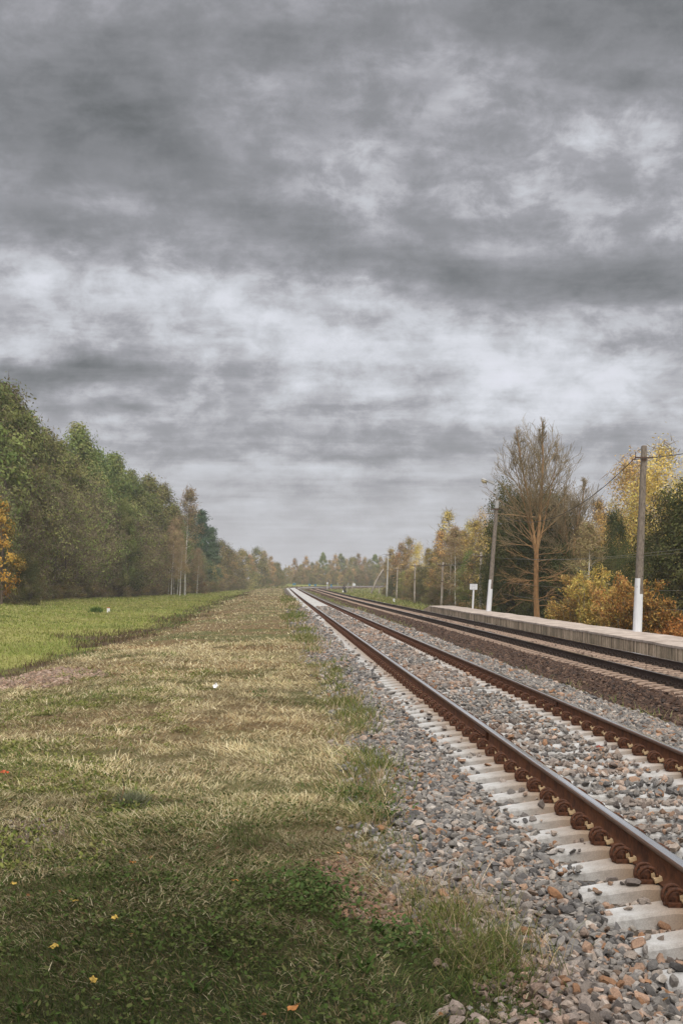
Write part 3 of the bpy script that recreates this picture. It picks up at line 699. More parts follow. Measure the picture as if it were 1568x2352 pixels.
o = leaf_thing(1300, 1501, (.20, .03, .015), .05, 'dark red fallen leaf on a sleeper by the right rail', zup=.1); o.location = (3.58, 4.12 + 17 * STEP, Z1 + .02)
o = leaf_thing(1300, 1502, (.55, .27, .10), .055, 'pale orange maple leaf on a pale sleeper between rails', zup=.1); o.location = (3.45, 4.12 + 20 * STEP, Z1 + .015)
c = at(497, (ZC + .12) / (1592 - HY) * FPX); g = Geo()
r = np.random.default_rng(5)
for k in range(5):
    V = r.normal(0, .035, (5, 3)); V[:, 2] = np.abs(V[:, 2]) * 1.6; g.poly(V, [[0, 1, 2], [0, 2, 3], [0, 3, 4], [1, 2, 4]])
o = g.obj('litter', [M['paper']]); o.location = (c.x, c.y, gz(c.x, c.y) + .05); tag(o, 'crumpled white scrap of litter lying on the tan hay', 'litter')
c = at(272, (ZC + .12) / (1860 - HY) * FPX); b = gz(c.x, c.y)
g = Geo().tube([(0, 0, 0), (.035, 0, .09), (.05, .01, .17)], [.007, .006, .004], 6, col=(.30, .17, .09)); g.tube([(.05, .01, .17), (.035, .01, .24)], [.0045, .003], 6, col=(.05, .04, .035))
o = g.obj('dry_stalk', [M['bark']]); o.location = (c.x, c.y, b); tag(o, 'broken upright dry stalk with dark tip standing in hay', 'stalk')
g = Geo(); m = 420
blades(g, RNG.normal(0, .07, m), RNG.normal(0, .06, m), np.zeros(m), RNG.uniform(.08, .2, m), RNG.uniform(.004, .008, m), RNG.uniform(.1, .8, m), pick([(.17, .18, .11), (.13, .145, .08), (.22, .22, .15)], [1, 1, 1], m))
o = g.obj('wormwood_clump', [M['grass']]); o.location = (c.x + .13, c.y, b); tag(o, 'grey green feathery weed clump beside the dry stalk', 'plant')
# marker post in the meadow
c = at(249.6, 86); b = gz(c.x, c.y)
t = thing('boundary_post', 'small white boundary post with red top in the green meadow', 'post', (c.x, c.y, b - .1))
Geo().box((0, 0, .22), (.20, .14, .44)).obj('shaft', [M['white']], t); Geo().box((0, 0, .465), (.21, .15, .05)).obj('cap', [M['red']], t)
g = Geo(); m = 300
blades(g, RNG.normal(-.7, .2, m), RNG.normal(.2, .16, m), np.zeros(m), RNG.uniform(.2, .55, m), np.full(m, .05), RNG.uniform(.1, .6, m), pick(GREEN, [1] * 4, m))
o = g.obj('weed_clump', [M['grass']]); o.location = (c.x - .2, c.y, b); tag(o, 'dark green weed clump left of the white boundary post', 'plant')
# ---------------------------------------------------------------- platform
XE, XR, ZP = 10.65, 12.32, .167
t = thing('station_platform', 'long low concrete station platform with streaked side wall beside the brown track', 'platform', (0, 0, 0))
def ywave(y): return .004 * math.sin(y * 1.7) + .006 * math.sin(y * .33 + 1)
r = np.random.default_rng(3)
def deck_slab(y0, y1):
  V = []; yy = np.linspace(y0, y1, 9); dz0 = r.uniform(-.006, .006); k = 7
  for y in yy:
    e = XE - .03 + r.uniform(-.008, .008); w = XR + .05 * math.sin(y * .9) + r.uniform(-.03, .03); dz = ywave(y) + dz0
    V += [(e, y, ZP - .075 + dz), (e, y, ZP - .012 + dz), (e + .02, y, ZP + dz), ((e + w) / 2, y, ZP + dz + .012), (w - .02, y, ZP + dz), (w, y, ZP - .012 + dz), (w, y, ZP - .12 + dz)]
  F = []
  for a in range(len(yy) - 1):
    for b in range(k): F.append([a * k + b, (a + 1) * k + b, (a + 1) * k + (b + 1) % k, a * k + (b + 1) % k])
  g = Geo().add(V, F); g.f.append((np.array([list(range(k)), [(len(yy) - 1) * k + q for q in range(k)][::-1]]), np.ones((2, 3), np.float32), 0, False))
  g.obj('deck_slab', [M['deck']], t)
for q in range(27): deck_slab(8 + q * 2.852, 8 + (q + 1) * 2.852 - .018)
y = 8.0; ks = 0
while y < 84.9:
    L = min(2.42, 85 - y)
    g = Geo().box((XE + .075, y + L / 2, -.245), (.15, L - .022, .665 + .004 * (ks % 3))); o = g.obj('wall_panel', [M['wall']], t)
    o.location = (r.uniform(-.008, .008), 0, r.uniform(-.006, .004)); y += L; ks += 1
V = [(XE, 85.002, -.6), (XR, 85.002, -.6), (XR, 85.002, ZP - .02), (XE, 85.002, ZP - .02), (XE, 88.6, -.6), (XR, 88.6, -.6), (XR, 88.6, -.16), (XE, 88.6, -.16)]
Geo().add(V, [[0, 1, 2, 3], [7, 6, 5, 4], [0, 4, 5, 1], [1, 5, 6, 2], [2, 6, 7, 3], [3, 7, 4, 0]]).obj('end_ramp', [M['wall']], t)
V = [(XR - .1, 8, -.7), (XR - .1, 85, -.7), (XR - .1, 85, ZP - .13), (XR - .1, 8, ZP - .13), (XR - .02, 8, -.7), (XR - .02, 85, -.7), (XR - .02, 85, ZP - .13), (XR - .02, 8, ZP - .13)]
Geo().add(V, [[3, 2, 1, 0], [4, 5, 6, 7], [0, 1, 5, 4], [2, 3, 7, 6], [0, 4, 7, 3], [1, 2, 6, 5]]).obj('rear_wall', [M['wall']], t)

# ---------------------------------------------------------------- concrete poles on the platform
def section(w, dpt):
    """rounded front corners, flat back"""
    a, b = w / 2, dpt / 2
    return [(-a, b), (-a, -b * .45), (-a * .72, -b * .86), (-a * .25, -b), (a * .25, -b), (a * .72, -b * .86), (a, -b * .45), (a, b)]
def loft(levels, closed=True):
    """levels: (centre x, centre y, z, [section points])"""
    V = []; F = []; k = len(levels[0][3])
    for cx, cy, z, S in levels: V += [(cx + a, cy + b, z) for a, b in S]
    for q in range(len(levels) - 1):
        for b in range(k): F.append([q * k + b, q * k + (b + 1) % k, (q + 1) * k + (b + 1) % k, (q + 1) * k + b])
    F += [list(range(k))[::-1], [(len(levels) - 1) * k + b for b in range(k)]]
    return V, F
def platform_pole(base, H, lean, w0, w1, label, lamp):
    t = thing('lamp_post' if lamp else 'cable_pole', label, 'pole', base)
    W = lambda z: w0 + (w1 - w0) * z / H
    X = lambda z: lean * z / H
    V, F = loft([(X(z), 0, z, section(W(z), W(z) * .95)) for z in np.linspace(0, H, 9)] + [(X(H), 0, H + .03, section(W(H) * .7, W(H) * .6))])
    s = Geo().poly(V, F).obj('shaft', [M['pole']], t)
    for z in np.arange(1.9, H - .3, .62):
        Geo().tube([(X(z) + W(z) * .26, -W(z) * .5, z), (X(z) + W(z) * .26, -W(z) * .40, z)], .016, 7).obj('bolt_hole', [M['cable']], s)
    h1, h2 = 1.30, 1.84
    V, F = loft([(X(z), 0, z, [(a * 1.022, b * 1.022) for a, b in section(W(z), W(z) * .95)]) for z in (.0, h1 * .5, h1 - .02)] + [(X(h1), 0, h1, section(W(h1), W(h1) * .95))])
    p = Geo().poly(V, F)
    def half(z, f=1.022):
        S = section(W(z), W(z) * .95); a = W(z) / 2
        return [(S[0][0] * f, S[0][1] * f)] + [(q[0] * f, q[1] * f) for q in S[1:4]] + [(-a * .05, S[3][1] * f), (-a * .05, S[0][1] * f)]
    V, F = loft([(X(z), 0, z, half(z)) for z in (h1 - .03, (h1 + h2) / 2, h2 - .03)] + [(X(h2), 0, h2, [(q[0] * .98 - .004, q[1]) for q in half(h2)])])
    p.poly(V, F); p.obj('painted_base', [M['white']], t)
    return t, X, W
B2 = (12.17, 40.44, ZP - .02)
t, X, W = platform_pole(B2, 6.33, .235, .262, .170, 'tall grey concrete pole with white painted foot carrying a cable by the orange bush', False)
zc = 6.33 - .40
br = Geo().box((X(zc) - .04, -.13, zc), (.62, .035, .05)).obj('bracket', [M['iron']], t)
Geo().tube([(X(zc) - .33, -.13, zc), (X(zc) - .33, -.13, zc + .20)], .011, 6).obj('pin', [M['iron']], br)
Geo().tube([(X(zc) + .24, -.13, zc - .01), (X(zc) + .24, -.17, zc - .01)], .02, 6).obj('bolt', [M['iron']], br)
Geo().box((X(zc), -.105, zc - .075), (.19, .02, .04)).obj('strap', [M['iron']], t)
Geo().tube([(X(zc) - .33, -.13, zc - .02), (X(zc) - .39, -.13, zc - .06), (X(zc) - .44, -.13, zc - .08)], .022, 6).obj('wire_clamp', [M['iron']], br)
att2 = Vector((B2[0] + X(zc) - .42, B2[1] - .13, B2[2] + zc - .075))
def text_obj(name, body, size, loc, rot, m, parent, ext=.0015):
    cu = bpy.data.curves.new(name, 'FONT'); cu.body = body; cu.size = size; cu.align_x = 'CENTER'; cu.align_y = 'CENTER'; cu.extrude = ext
    tmp = bpy.data.objects.new(name, cu); me = bpy.data.meshes.new_from_object(tmp); bpy.data.objects.remove(tmp); me.materials.clear(); me.materials.append(M[m])
    o = link(name, me, parent, loc); o.rotation_euler = rot; return o
text_obj('painted_number', '2', .085, (X(1.55) - .108, -.096, 1.55), (math.pi / 2, 0, -.62), 'inktxt', t)
B1 = (12.17, 69.57, ZP - .02)
t, X, W = platform_pole(B1, 6.42, .50, .262, .178, 'leaning grey concrete lamp post with white painted foot beside the bare tree', True)
H = 6.42
Geo().poly(*loft([(X(z), 0, z, section(W(z) * 1.16, W(z) * 1.14)) for z in (H - .42, H - .2, H + .01)])).obj('collar', [M['galv']], t)
Geo().box((X(H - .5) - .09, -.1, H - .50), (.44, .05, .05)).obj('bracket', [M['iron']], t)
arm = [(X(H), 0, H - .1), (X(H) + .01, 0, H + .45), (X(H) + .02, 0, H + .80), (X(H) - .02, 0, H + .88), (X(H) - .14, -.02, H + .94), (X(H) - .55, -.04, H + 1.11)]
Geo().tube(arm, .034, 8, smooth=True).obj('lamp_arm', [M['galv']], t)
lt = Vector(arm[-1])
lh = Geo().box((lt.x + .17, lt.y, lt.z - .015), (.34, .15, .13), rot=(0, .38, 0)).obj('lamp_housing', [M['galv']], t)
g = Geo().sphere((0, 0, 0), (.21, .15, .085), 14, 8); o = g.obj('reflector', [M['galv']], lh); o.location = (lt.x - .20, lt.y, lt.z + .09); o.rotation_euler = (0, .38, 0)
g = Geo().sphere((0, 0, -.035), (.185, .135, .13), 14, 8); o = g.obj('lens', [M['glass']], lh); o.location = (lt.x - .205, lt.y, lt.z + .065); o.rotation_euler = (0, .38, 0)
att1 = Vector((B1[0] + X(H - .5) - .16, B1[1] - .15, B1[2] + H - .53))
def wire(name, a, b, sag, r, m, label, n=24, group=None):
    a, b = Vector(a), Vector(b); P = [a.lerp(b, q / n) - Vector((0, 0, 4 * sag * (q / n) * (1 - q / n))) for q in range(n + 1)]
    return tag(Geo().tube([tuple(p) for p in P], r, 5, smooth=True).obj(name, [M[m]]), label, 'cable', group)
wire('overhead_cable', att1, att2, 1.32, .013, 'cable', 'sagging black cable between the leaning lamp post and the taller pole', 36)
wire('overhead_cable', att2, (12.5, 11.3, 5.55), .42, .013, 'cable', 'black cable running from the cable pole out past the right edge', 30)

# ---------------------------------------------------------------- sign on the platform
t = thing('platform_sign', 'small white sign board with three lines of lettering on a white post', 'sign', (12.15, 75.26, ZP - .02))
Geo().poly(*loft([(.06 * z / 1.2, 0, z, [(-.05, -.03), (.05, -.03), (.05, .03), (-.05, .03)]) for z in (0, .6, 1.21)])).obj('post', [M['white']], t)
b = Geo().box((0, 0, 0), (.47, .022, .36)).obj('board', [M['white']], t); b.location = (.055, -.045, 1.40); b.rotation_euler = (0, .035, -.06)
bk = Geo().box((0, .016, .004), (.51, .008, .40)).obj('border', [M['cable']], b)
for k, (s, z) in enumerate((('IETURIES', .115), ('NENĀC', .005), ('BĪSTAMI', -.10))): text_obj('lettering', s, .082, (0, -.0125, z), (math.pi / 2, 0, 0), 'darktxt', b)

# ---------------------------------------------------------------- line poles on the right
def line_pole(px, d, H, w, lean, label, group, m='wood', arms=1, broken=False, z=None):
    c = at(px, d); zb = gz(c.x, c.y) if z is None else z
    t = thing('line_pole', label, 'pole', (c.x, c.y, zb - .1), 0, group)
    Geo().tube([(lean * q, 0, (H + .1) * q) for q in np.linspace(0, 1, 6)], np.linspace(w, w * .68, 6), 8, smooth=True).obj('shaft', [M[m]], t)
    tip = []
    for k in range(arms):
        za = H - .22 - .5 * k
        a = Geo().box((lean * za / H, -w, za), (1.1, .06, .07)).obj('crossarm', [M['iron']], t)
        for q in (-.55, -.28, .28, .55):
            g = Geo().tube([(lean * za / H + q, -w, za + .04), (lean * za / H + q, -w, za + .14)], .012, 5)
            g.tube([(lean * za / H + q, -w, za + .12), (lean * za / H + q, -w, za + .16), (lean * za / H + q, -w, za + .21)], [.022, .030, .018], 7, smooth=True)
            g.obj('insulator', [M['palepole']], a); tip.append(Vector((c.x + lean * za / H + q, c.y - w, zb - .1 + za + .15)))
    for za in ((H * .62,) if arms else ()):
        a = Geo().box((lean * za / H, -w * .9, za), (.42, .05, .06)).obj('short_arm', [M['iron']], t)
    Geo().box((lean * .28, -w, H * .30), (.10, .012, .20)).obj('number_plate', [M['palepole']], t)
    return t, tip, Vector((c.x + lean * .62, c.y - w, zb + H * .62))
LG = 'grey line poles along the right of the tracks'
_, tA, mA = line_pole(887.5, 208, 7.75, .16, .28, 'tallest pale concrete line pole, standing alone at the field edge', LG, 'palepole')
_, tB, mB = line_pole(910, 190, 5.15, .13, .18, 'line pole just right of the tallest pale pole', LG)
_, tC, mC = line_pole(951, 155, 5.2, .13, .10, 'wooden line pole between the tallest pole and the platform end', LG)
_, tD, mD = line_pole(1012.5, 121, 4.85, .135, .20, 'line pole rising just behind the far end of the platform', LG)
_, tE, mE = line_pole(1102.5, 87, 4.95, .13, .05, 'line pole half hidden by leaves right of the sign board', LG)
WG = 'thin line wires beside the right hand trees'
for n, (p, q, lab) in enumerate(((tA, tB, 'tallest pale pole and its right neighbour'), (tB, tC, 'second and third line poles from the bend'), (tC, tD, 'third line pole and the one behind the platform end'), (tD, tE, 'platform end pole and the leaf hidden pole'))):
    for k, w_ in ((0, 'left outer'), (3, 'right outer')): wire('line_wire', p[k], q[k], .45, .012, 'palewire', 'thin wire, %s, between the %s' % (w_, lab), 14, WG)
for k, w_ in ((0, 'upper left'), (3, 'upper right')): wire('line_wire', tE[k], (14.6 + .35 * k, 24, 3.6), .75, .008, 'palewire', 'thin pale wire, %s, from leaf hidden pole passing behind the cable pole' % w_, 30, WG)
for k, z in ((0, 1.85), (1, 1.2)): wire('line_wire', mE + Vector((0, 0, -.8 * k)), (14.3, 24, z), .45, .008, 'palewire', 'thin pale wire, %s of the lower two, crossing behind the orange bush' % ('higher' if k == 0 else 'lower'), 30, WG)
_, tF, mF = line_pole(656, 585, 9.0, .2, .0, 'distant dark pole among trees above the bend of the rails', LG)
for k, w_ in ((0, 'higher'), (3, 'lower')): wire('line_wire', tA[k], tF[k] - Vector((0, 0, .8 * k / 3)), 3.0, .02, 'palewire', 'faint wire across the sky to the distant pole, %s one' % w_, 30, WG)
# leaning strut pole, stubs and posts in the field inside the bend
c = at(851, 272); b = gz(c.x, c.y)
tag(Geo().tube([(0, 0, -.2), (.9, .3, 2.0), (1.85, .6, 3.9), (2.95, 1.0, 5.5)], [.24, .19, .15, .12], 8, smooth=True).obj('leaning_pole', [M['wood']]), 'grey pole leaning far to the right in the field', 'pole').location = (c.x, c.y, b)
def stub(px, d, H, w, label, m='wood', name='post', group=None, lean=0.0):
    c = at(px, d); o = Geo().tube([(0, 0, -.2), (lean * .5, 0, H * .5), (lean, 0, H)], [w, w * .95, w * .8], 8).obj(name, [M[m]]); o.location = (c.x, c.y, gz(c.x, c.y)); return tag(o, label, 'post', group)
stub(870.5, 262, 1.5, .15, 'short grey post stub beside the leaning pole')
stub(806.5, 292, 2.6, .10, 'dark wooden post with slanting tip right of the walking person', lean=.35)
stub(796.5, 296, 1.9, .10, 'dark leaning wooden post close behind the walking person', lean=.15)
stub(775, 438, 1.7, .11, 'pale slim post beyond the far rails, left of the grey cabinet', 'palepole')
stub(799.5, 438, 1.7, .11, 'pale slim post beyond the far rails, close to the grey cabinet', 'palepole')
for px, lab in ((804.5, 'left of the grey cabinet'), (820.5, 'right of the grey cabinet, nearer one'), (827.5, 'right of the grey cabinet, farther one'), (923, 'at the far right of the bank')): stub(px, 438, .75, .09, 'tiny white stake on the bank ' + lab, 'white', 'marker_stake', 'white stakes on the far bank')
c = at(904.3, 163); t = thing('kilometre_post', 'short white kilometre post with dark foot near the tallest pole', 'post', (c.x, c.y, gz(c.x, c.y) - .05))
Geo().box((0, 0, .06), (.17, .13, .12)).obj('foot', [M['cable']], t); Geo().box((0, 0, .34), (.22, .15, .44)).obj('plate', [M['white']], t); Geo().box((-.005, -.079, .36), (.07, .006, .16)).obj('painted_mark', [M['darktxt']], t)
c = at(751.6, 302); t = thing('signal_marker', 'slim white marker post with round head inside the bend', 'signal', (c.x, c.y, gz(c.x, c.y) - .05))
Geo().tube([(0, 0, 0), (0, 0, 1.0), (0, 0, 1.75)], .075, 8).obj('post', [M['white']], t); Geo().tube([(0, -.06, 1.92), (0, .06, 1.92)], .24, 12).obj('head', [M['cabinet']], t)
def board(px, d, w, h, zc, label, legs=2):
    c = at(px, d); b = gz(c.x, c.y); t = thing('track_board', label, 'board', (c.x, c.y, b - .1), 0, 'blue boards by the far rails')
    Geo().box((0, 0, zc + .1), (w, .06, h)).obj('panel', [M['blue']], t)
    for q in ((-.35, .35) if legs == 2 else (0,)): Geo().box((q * w, .06, (zc + .1) / 2), (.09, .05, zc + .1)).obj('leg', [M['blue']], t)
board(675.5, 432, 1.15, .72, .62, 'wide blue board left of the others beyond the bend')
board(711, 428, .78, .85, .58, 'blue board beyond the bend, left of the middle pair')
board(724, 428, .80, .8, .6, 'blue board beyond the bend, right of the middle pair')
board(760.5, 338, .50, .72, .75, 'narrow blue board inside the bend close to the white marker post', 2)
c = at(812, 446); t = thing('relay_cabinet', 'pale grey equipment cabinet behind the far bank', 'cabinet', (c.x, c.y, gz(c.x, c.y) - .1), .1)
Geo().box((-.12, 0, .75), (.85, .7, 1.5)).obj('body', [M['cabinet']], t); Geo().box((.50, .06, .66), (.385, .6, 1.32)).obj('side_box', [M['cabinet']], t); Geo().box((-.12, 0, 1.53), (.95, .8, .05)).obj('roof', [M['galv']], t); Geo().box((-.12, -.36, .78), (.7, .015, 1.2)).obj('door', [M['cabinet']], t)

# ---------------------------------------------------------------- the walking person (seen from behind)
def skin_body(name, verts, edges, radii, m, parent=None, sub=1, root=0):
    me = bpy.data.meshes.new(name); me.from_pydata(verts, edges, []); o = link(name, me, parent); me.materials.append(m)
    md = o.modifiers.new('skin', 'SKIN'); md.use_smooth_shade = True
    for k, r in enumerate(radii): me.skin_vertices[0].data[k].radius = (r, r) if not isinstance(r, tuple) else r
    for k in range(len(verts)): me.skin_vertices[0].data[k].use_root = (k == root)
    s = o.modifiers.new('sub', 'SUBSURF'); s.levels = sub; s.render_levels = sub; return o
c = at(790, 252)
V = [(0, 0, .98), (0, .0, 1.18), (0, .02, 1.38), (0, .03, 1.50), (0, .04, 1.60), (0, .05, 1.70), (0, .04, 1.76),
     (-.10, 0, .90), (-.11, .08, .50), (-.11, -.02, .09), (-.11, .12, .04), (.10, 0, .90), (.11, -.10, .50), (.10, -.26, .14), (.10, -.16, .05),
     (-.20, .01, 1.42), (-.27, -.02, 1.14), (-.25, .06, .90), (-.25, .08, .82), (.20, .01, 1.42), (.27, -.02, 1.14), (.26, .05, .90), (.26, .07, .82)]
E = [(0, 1), (1, 2), (2, 3), (3, 4), (4, 5), (5, 6), (0, 7), (7, 8), (8, 9), (9, 10), (0, 11), (11, 12), (12, 13), (13, 14), (2, 15), (15, 16), (16, 17), (17, 18), (2, 19), (19, 20), (20, 21), (21, 22)]
Rr = [(.16, .12), (.15, .115), (.17, .11), .06, .075, .10, .07, .10, .065, .045, .04, .10, .065, .045, .04, .07, .05, .035, .035, .07, .05, .035, .035]
for s_, hb in ((-1, 18), (1, 22)):
    hx, hy, hz = V[hb]
    for q in range(5):
        if q < 4: a = (hx + (.03 - .02 * q) * 1, hy + .01, hz - .05 - (.012 if q in (1, 2) else 0)); b = (a[0] * 1.0, a[1] + .03, a[2] - .035)
        else: a = (hx - s_ * .005, hy + .05, hz - .01); b = (hx - s_ * .005, hy + .07, hz - .045)
        V += [a, b]; E += [(hb, len(V) - 2), (len(V) - 2, len(V) - 1)]; Rr += [.010, .008]
p = skin_body('person', V, E, Rr, M['skin'])
p.location = (c.x, c.y, gz(c.x, c.y)); p.rotation_euler = (0, 0, -.1)
tag(p, 'person in dark hooded jacket walking away beside the far track with two bags', 'person')
J = [(0, 0, .93), (0, .0, 1.18), (0, .02, 1.38), (0, .03, 1.50), (-.20, .01, 1.42), (-.27, -.02, 1.14), (-.25, .06, .90), (.20, .01, 1.42), (.27, -.02, 1.14), (.26, .05, .90)]
skin_body('jacket', J, [(0, 1), (1, 2), (2, 3), (2, 4), (4, 5), (5, 6), (2, 7), (7, 8), (8, 9)], [(.225, .17), (.20, .16), (.205, .15), .10, .10, .08, .06, .10, .08, .06], M['coat'], p)
J = [(0, 0, .97), (-.10, 0, .88), (-.11, .08, .50), (-.11, -.02, .13), (.10, 0, .88), (.11, -.10, .50), (.10, -.25, .17)]
skin_body('trousers', J, [(0, 1), (1, 2), (2, 3), (0, 4), (4, 5), (5, 6)], [(.18, .14), .125, .088, .07, .125, .088, .07], M['trouser'], p)
Geo().sphere((0, .035, 1.70), (.125, .135, .155), 12, 9).obj('hood', [M['coat']], p)
o = Geo().poly(*loft([(0, 0, z, [(-w, -d_), (w, -d_), (w, d_), (-w, d_)]) for z, w, d_ in ((1.05, .15, .07), (1.1, .17, .10), (1.32, .16, .10), (1.42, .11, .06))])).obj('backpack', [M['greybag']])
pb = p.location; o.location = pb + Vector((.02, -.22, 0)); tag(o, 'grey backpack on the back of the walking person', 'bag')
o = Geo().poly(*loft([(0, 0, z, [(-w, -.06), (w, -.06), (w, .06), (-w, .06)]) for z, w in ((.28, .11), (.34, .14), (.62, .12), (.76, .03), (.80, .02))])).obj('carrier_bag', [M['paper']]); o.location = pb + Vector((-.14, .02, 0)); o.location.x = pb.x - .24; tag(o, 'white carrier bag in the left hand of the walking person', 'bag')
o = Geo().poly(*loft([(0, 0, z, [(-w, -.09), (w, -.09), (w, .09), (-w, .09)]) for z, w in ((.12, .15), (.2, .18), (.55, .16), (.74, .03), (.80, .02))])).obj('dark_bag', [M['trouser']]); o.location = (pb.x + .30, pb.y + .05, pb.z); tag(o, 'large dark bag in the right hand of the walking person', 'bag')
# ---------------------------------------------------------------- trees
def nrm(v): return v / max(np.linalg.norm(v), 1e-9)
def leaf_quads(g, P, size, col, r, long=1.35, hang=0.0, face=None):
    """leaf-sized four-cornered faces turned every way"""
    n = len(P); a = r.normal(size=(n, 3)); a[:, 2] -= hang; a /= np.linalg.norm(a, axis=1, keepdims=True)
    b = r.normal(size=(n, 3)); b -= a * (a * b).sum(1, keepdims=True); b /= np.linalg.norm(b, axis=1, keepdims=True)
    if face is not None:                               # most leaves look out of their clump
        f = face + r.normal(0, .38, (n, 3)); f /= np.maximum(np.linalg.norm(f, axis=1, keepdims=True), 1e-6)
        a -= f * (a * f).sum(1, keepdims=True); a /= np.maximum(np.linalg.norm(a, axis=1, keepdims=True), 1e-6); b = np.cross(f, a)
    s = size * r.uniform(.6, 1.3, n); a *= (s * long * .5)[:, None]; b *= (s * .36)[:, None]
    V = np.stack([P - a, P + b * .9 - a * .1, P + a, P - b * .9 + a * .05], 1).reshape(-1, 3)
    g.add(V, np.arange(n * 4).reshape(-1, 4), col)
def limb(g, p0, p1, r0, r1, r, col, n=5, wob=.06, rise=.12, sides=5):
    p0, p1 = np.array(p0, float), np.array(p1, float); L = np.linalg.norm(p1 - p0); t = np.linspace(0, 1, n)[:, None]
    P = p0 + (p1 - p0) * t; P += r.normal(0, wob * L * .35, (n, 3)) * (np.sin(t * math.pi)); P[:, 2] -= (np.sin(t[:, 0] * math.pi)) * rise * L
    g.tube(P, np.linspace(r0, r1, n), sides, cap=False, col=col, smooth=True); return P
def twigs(g, P, L, w, col, r, up=.4):
    """bare twigs: thin three-sided slivers"""
    n = len(P); a = r.normal(size=(n, 3)); a[:, 2] += up; a /= np.linalg.norm(a, axis=1, keepdims=True)
    b = np.cross(a, r.normal(size=(n, 3))); b /= np.linalg.norm(b, axis=1, keepdims=True); c = np.cross(a, b)
    s = (L * r.uniform(.5, 1.3, n))[:, None]; e = P + a * s
    V = np.stack([P + b * w, P - b * w * .5 + c * w * .8, P - b * w * .5 - c * w * .8, e], 1).reshape(-1, 3); q = np.arange(n)[:, None] * 4
    g.add(V, np.concatenate([q + [0, 1, 3], q + [1, 2, 3], q + [2, 0, 3]], 0), np.concatenate([col] * 3, 0))
def ENV(kind, t):
    if kind == 'oval': return np.sin(np.clip(t, 0, 1) ** .72 * math.pi) ** .75
    if kind == 'tall': return np.sin(np.clip(t * .97 + .03, 0, 1) ** .62 * math.pi) ** .8
    if kind == 'cone': return (1 - t) ** .8 * np.minimum(1, .55 + t * 4)
    if kind == 'vase': return np.clip(.35 + t * 1.1, 0, 1) * np.clip((1.03 - t) * 4, 0, 1) ** .6
    if kind == 'dome': return np.sqrt(np.clip(1 - t ** 2.2, 0, 1))
def build_tree(seed, H, R, env, base, nclump, per, leaf, pal, trunk_col, tr, tw=0, twcol=None, spread=.5, hang=0.0, vstretch=1.0, clr=.12, inner=.35, long=1.35, stems=1, w=None, lean=0.0, limbs=True, twl=.8):
    r = np.random.default_rng(seed); T = Geo(); C = Geo()
    pal = np.array(pal); 
    P = []
    for k in range(nclump):
        t = r.random() ** .85; th = r.uniform(0, 2 * math.pi); rr = R * float(ENV(env, t)) * math.sqrt(r.uniform(inner, 1)) * r.uniform(.86, 1.1)
        P.append((rr * math.cos(th) + lean * (base + t * (H - base)) / H, rr * math.sin(th), base + t * (H - base)))
    P = np.array(P)
    tops = []
    for s in range(stems):
        ox, oy = (0, 0) if stems == 1 else r.normal(0, R * .22, 2); dx, dy = r.normal(0, .025 * H, 2) if stems == 1 else r.normal(0, R * .35, 2)
        z = np.linspace(-.3, H * .93, 9); cx = ox + (dx + lean) * (z / H) + .02 * R * np.sin(z * .9 + seed); cy = oy + dy * (z / H)
        sc = 1 if stems == 1 else .65
        T.tube(np.stack([cx, cy, z], -1), tr * sc * np.clip(1 - z / H, .08, 1) ** .9 * np.where(z < 0, 1.3, 1), 7, cap=False, col=trunk_col, smooth=True); tops.append((z, cx, cy))
    if limbs:
        for k in range(nclump):
            z, cx, cy = tops[k % stems]; p = P[k]; h = max(base * .6, p[2] - np.hypot(p[0], p[1]) * r.uniform(.5, 1.0)) ; h = min(h, H * .9)
            a = (np.interp(h, z, cx), np.interp(h, z, cy), h); rad = tr * .32 * max(.12, 1 - h / H)
            limb(T, a, p, rad, rad * .25, r, trunk_col, 4, .08, -.04, 4)
    cs = spread * R * (.32 if nclump > 30 else .42)
    for k in range(nclump):
        m = max(3, int(per * r.uniform(.6, 1.4))); q = r.normal(0, 1, (m, 3)) * np.array([cs, cs, cs * .8 * vstretch]); q *= r.uniform(.7, 1.2)
        if hang: q[:, 2] -= np.abs(r.normal(0, cs * vstretch * .8, m))
        Q = P[k] + q
        bc = pal[r.choice(len(pal), p=w)] * r.uniform(1 - clr * 1.5, 1 + clr * 1.5); col = bc * r.uniform(1 - clr, 1 + clr, (m, 1)) * (1 + r.normal(0, .04, (m, 3)))
        fo = (Q - P[k]) / (np.linalg.norm(Q - P[k], axis=1, keepdims=True) + 1e-6) * .75; fo[:, 2] += .35; pr = np.array((P[k][0], P[k][1], 0)); fo += pr / (np.linalg.norm(pr) + 1e-6) * .45
        if per > 0: leaf_quads(C, Q, leaf, np.clip(col, .004, .8), r, long, hang, fo)
        if tw:
            q = r.normal(0, 1, (tw, 3)) * cs; tc_ = np.array(twcol) * r.uniform(.75, 1.25, (tw, 1)); twigs(C, P[k] + q, twl, .012 + .0011 * H, tc_, r, .5)
    return T, C
def pline(px): return float(np.interp(px, [880, 910, 951, 1012, 1102], [226, 200, 165, 131, 97]))
PROTO = {}
def proto(key, H, **kw): PROTO.setdefault(key, []).append((H,) + tuple(x.mesh(n, [M[m]]) for x, n, m in zip(build_tree(H=H, **kw), ('trunk', 'crown'), ('bark', 'leaf'))))
GB = (.17, .145, .11); PB = (.46, .43, .38); BR = (.15, .11, .08); DKB = (.07, .055, .042)
OLV = [(.175, .205, .065), (.22, .235, .08), (.13, .165, .052), (.255, .25, .095), (.165, .17, .065)]
GRN = [(.150, .185, .060), (.195, .22, .075), (.11, .145, .048), (.235, .235, .09)]
DGN = [(.072, .086, .034), (.098, .106, .042), (.055, .064, .028), (.125, .115, .05)]
TWC = (.225, .175, .125)
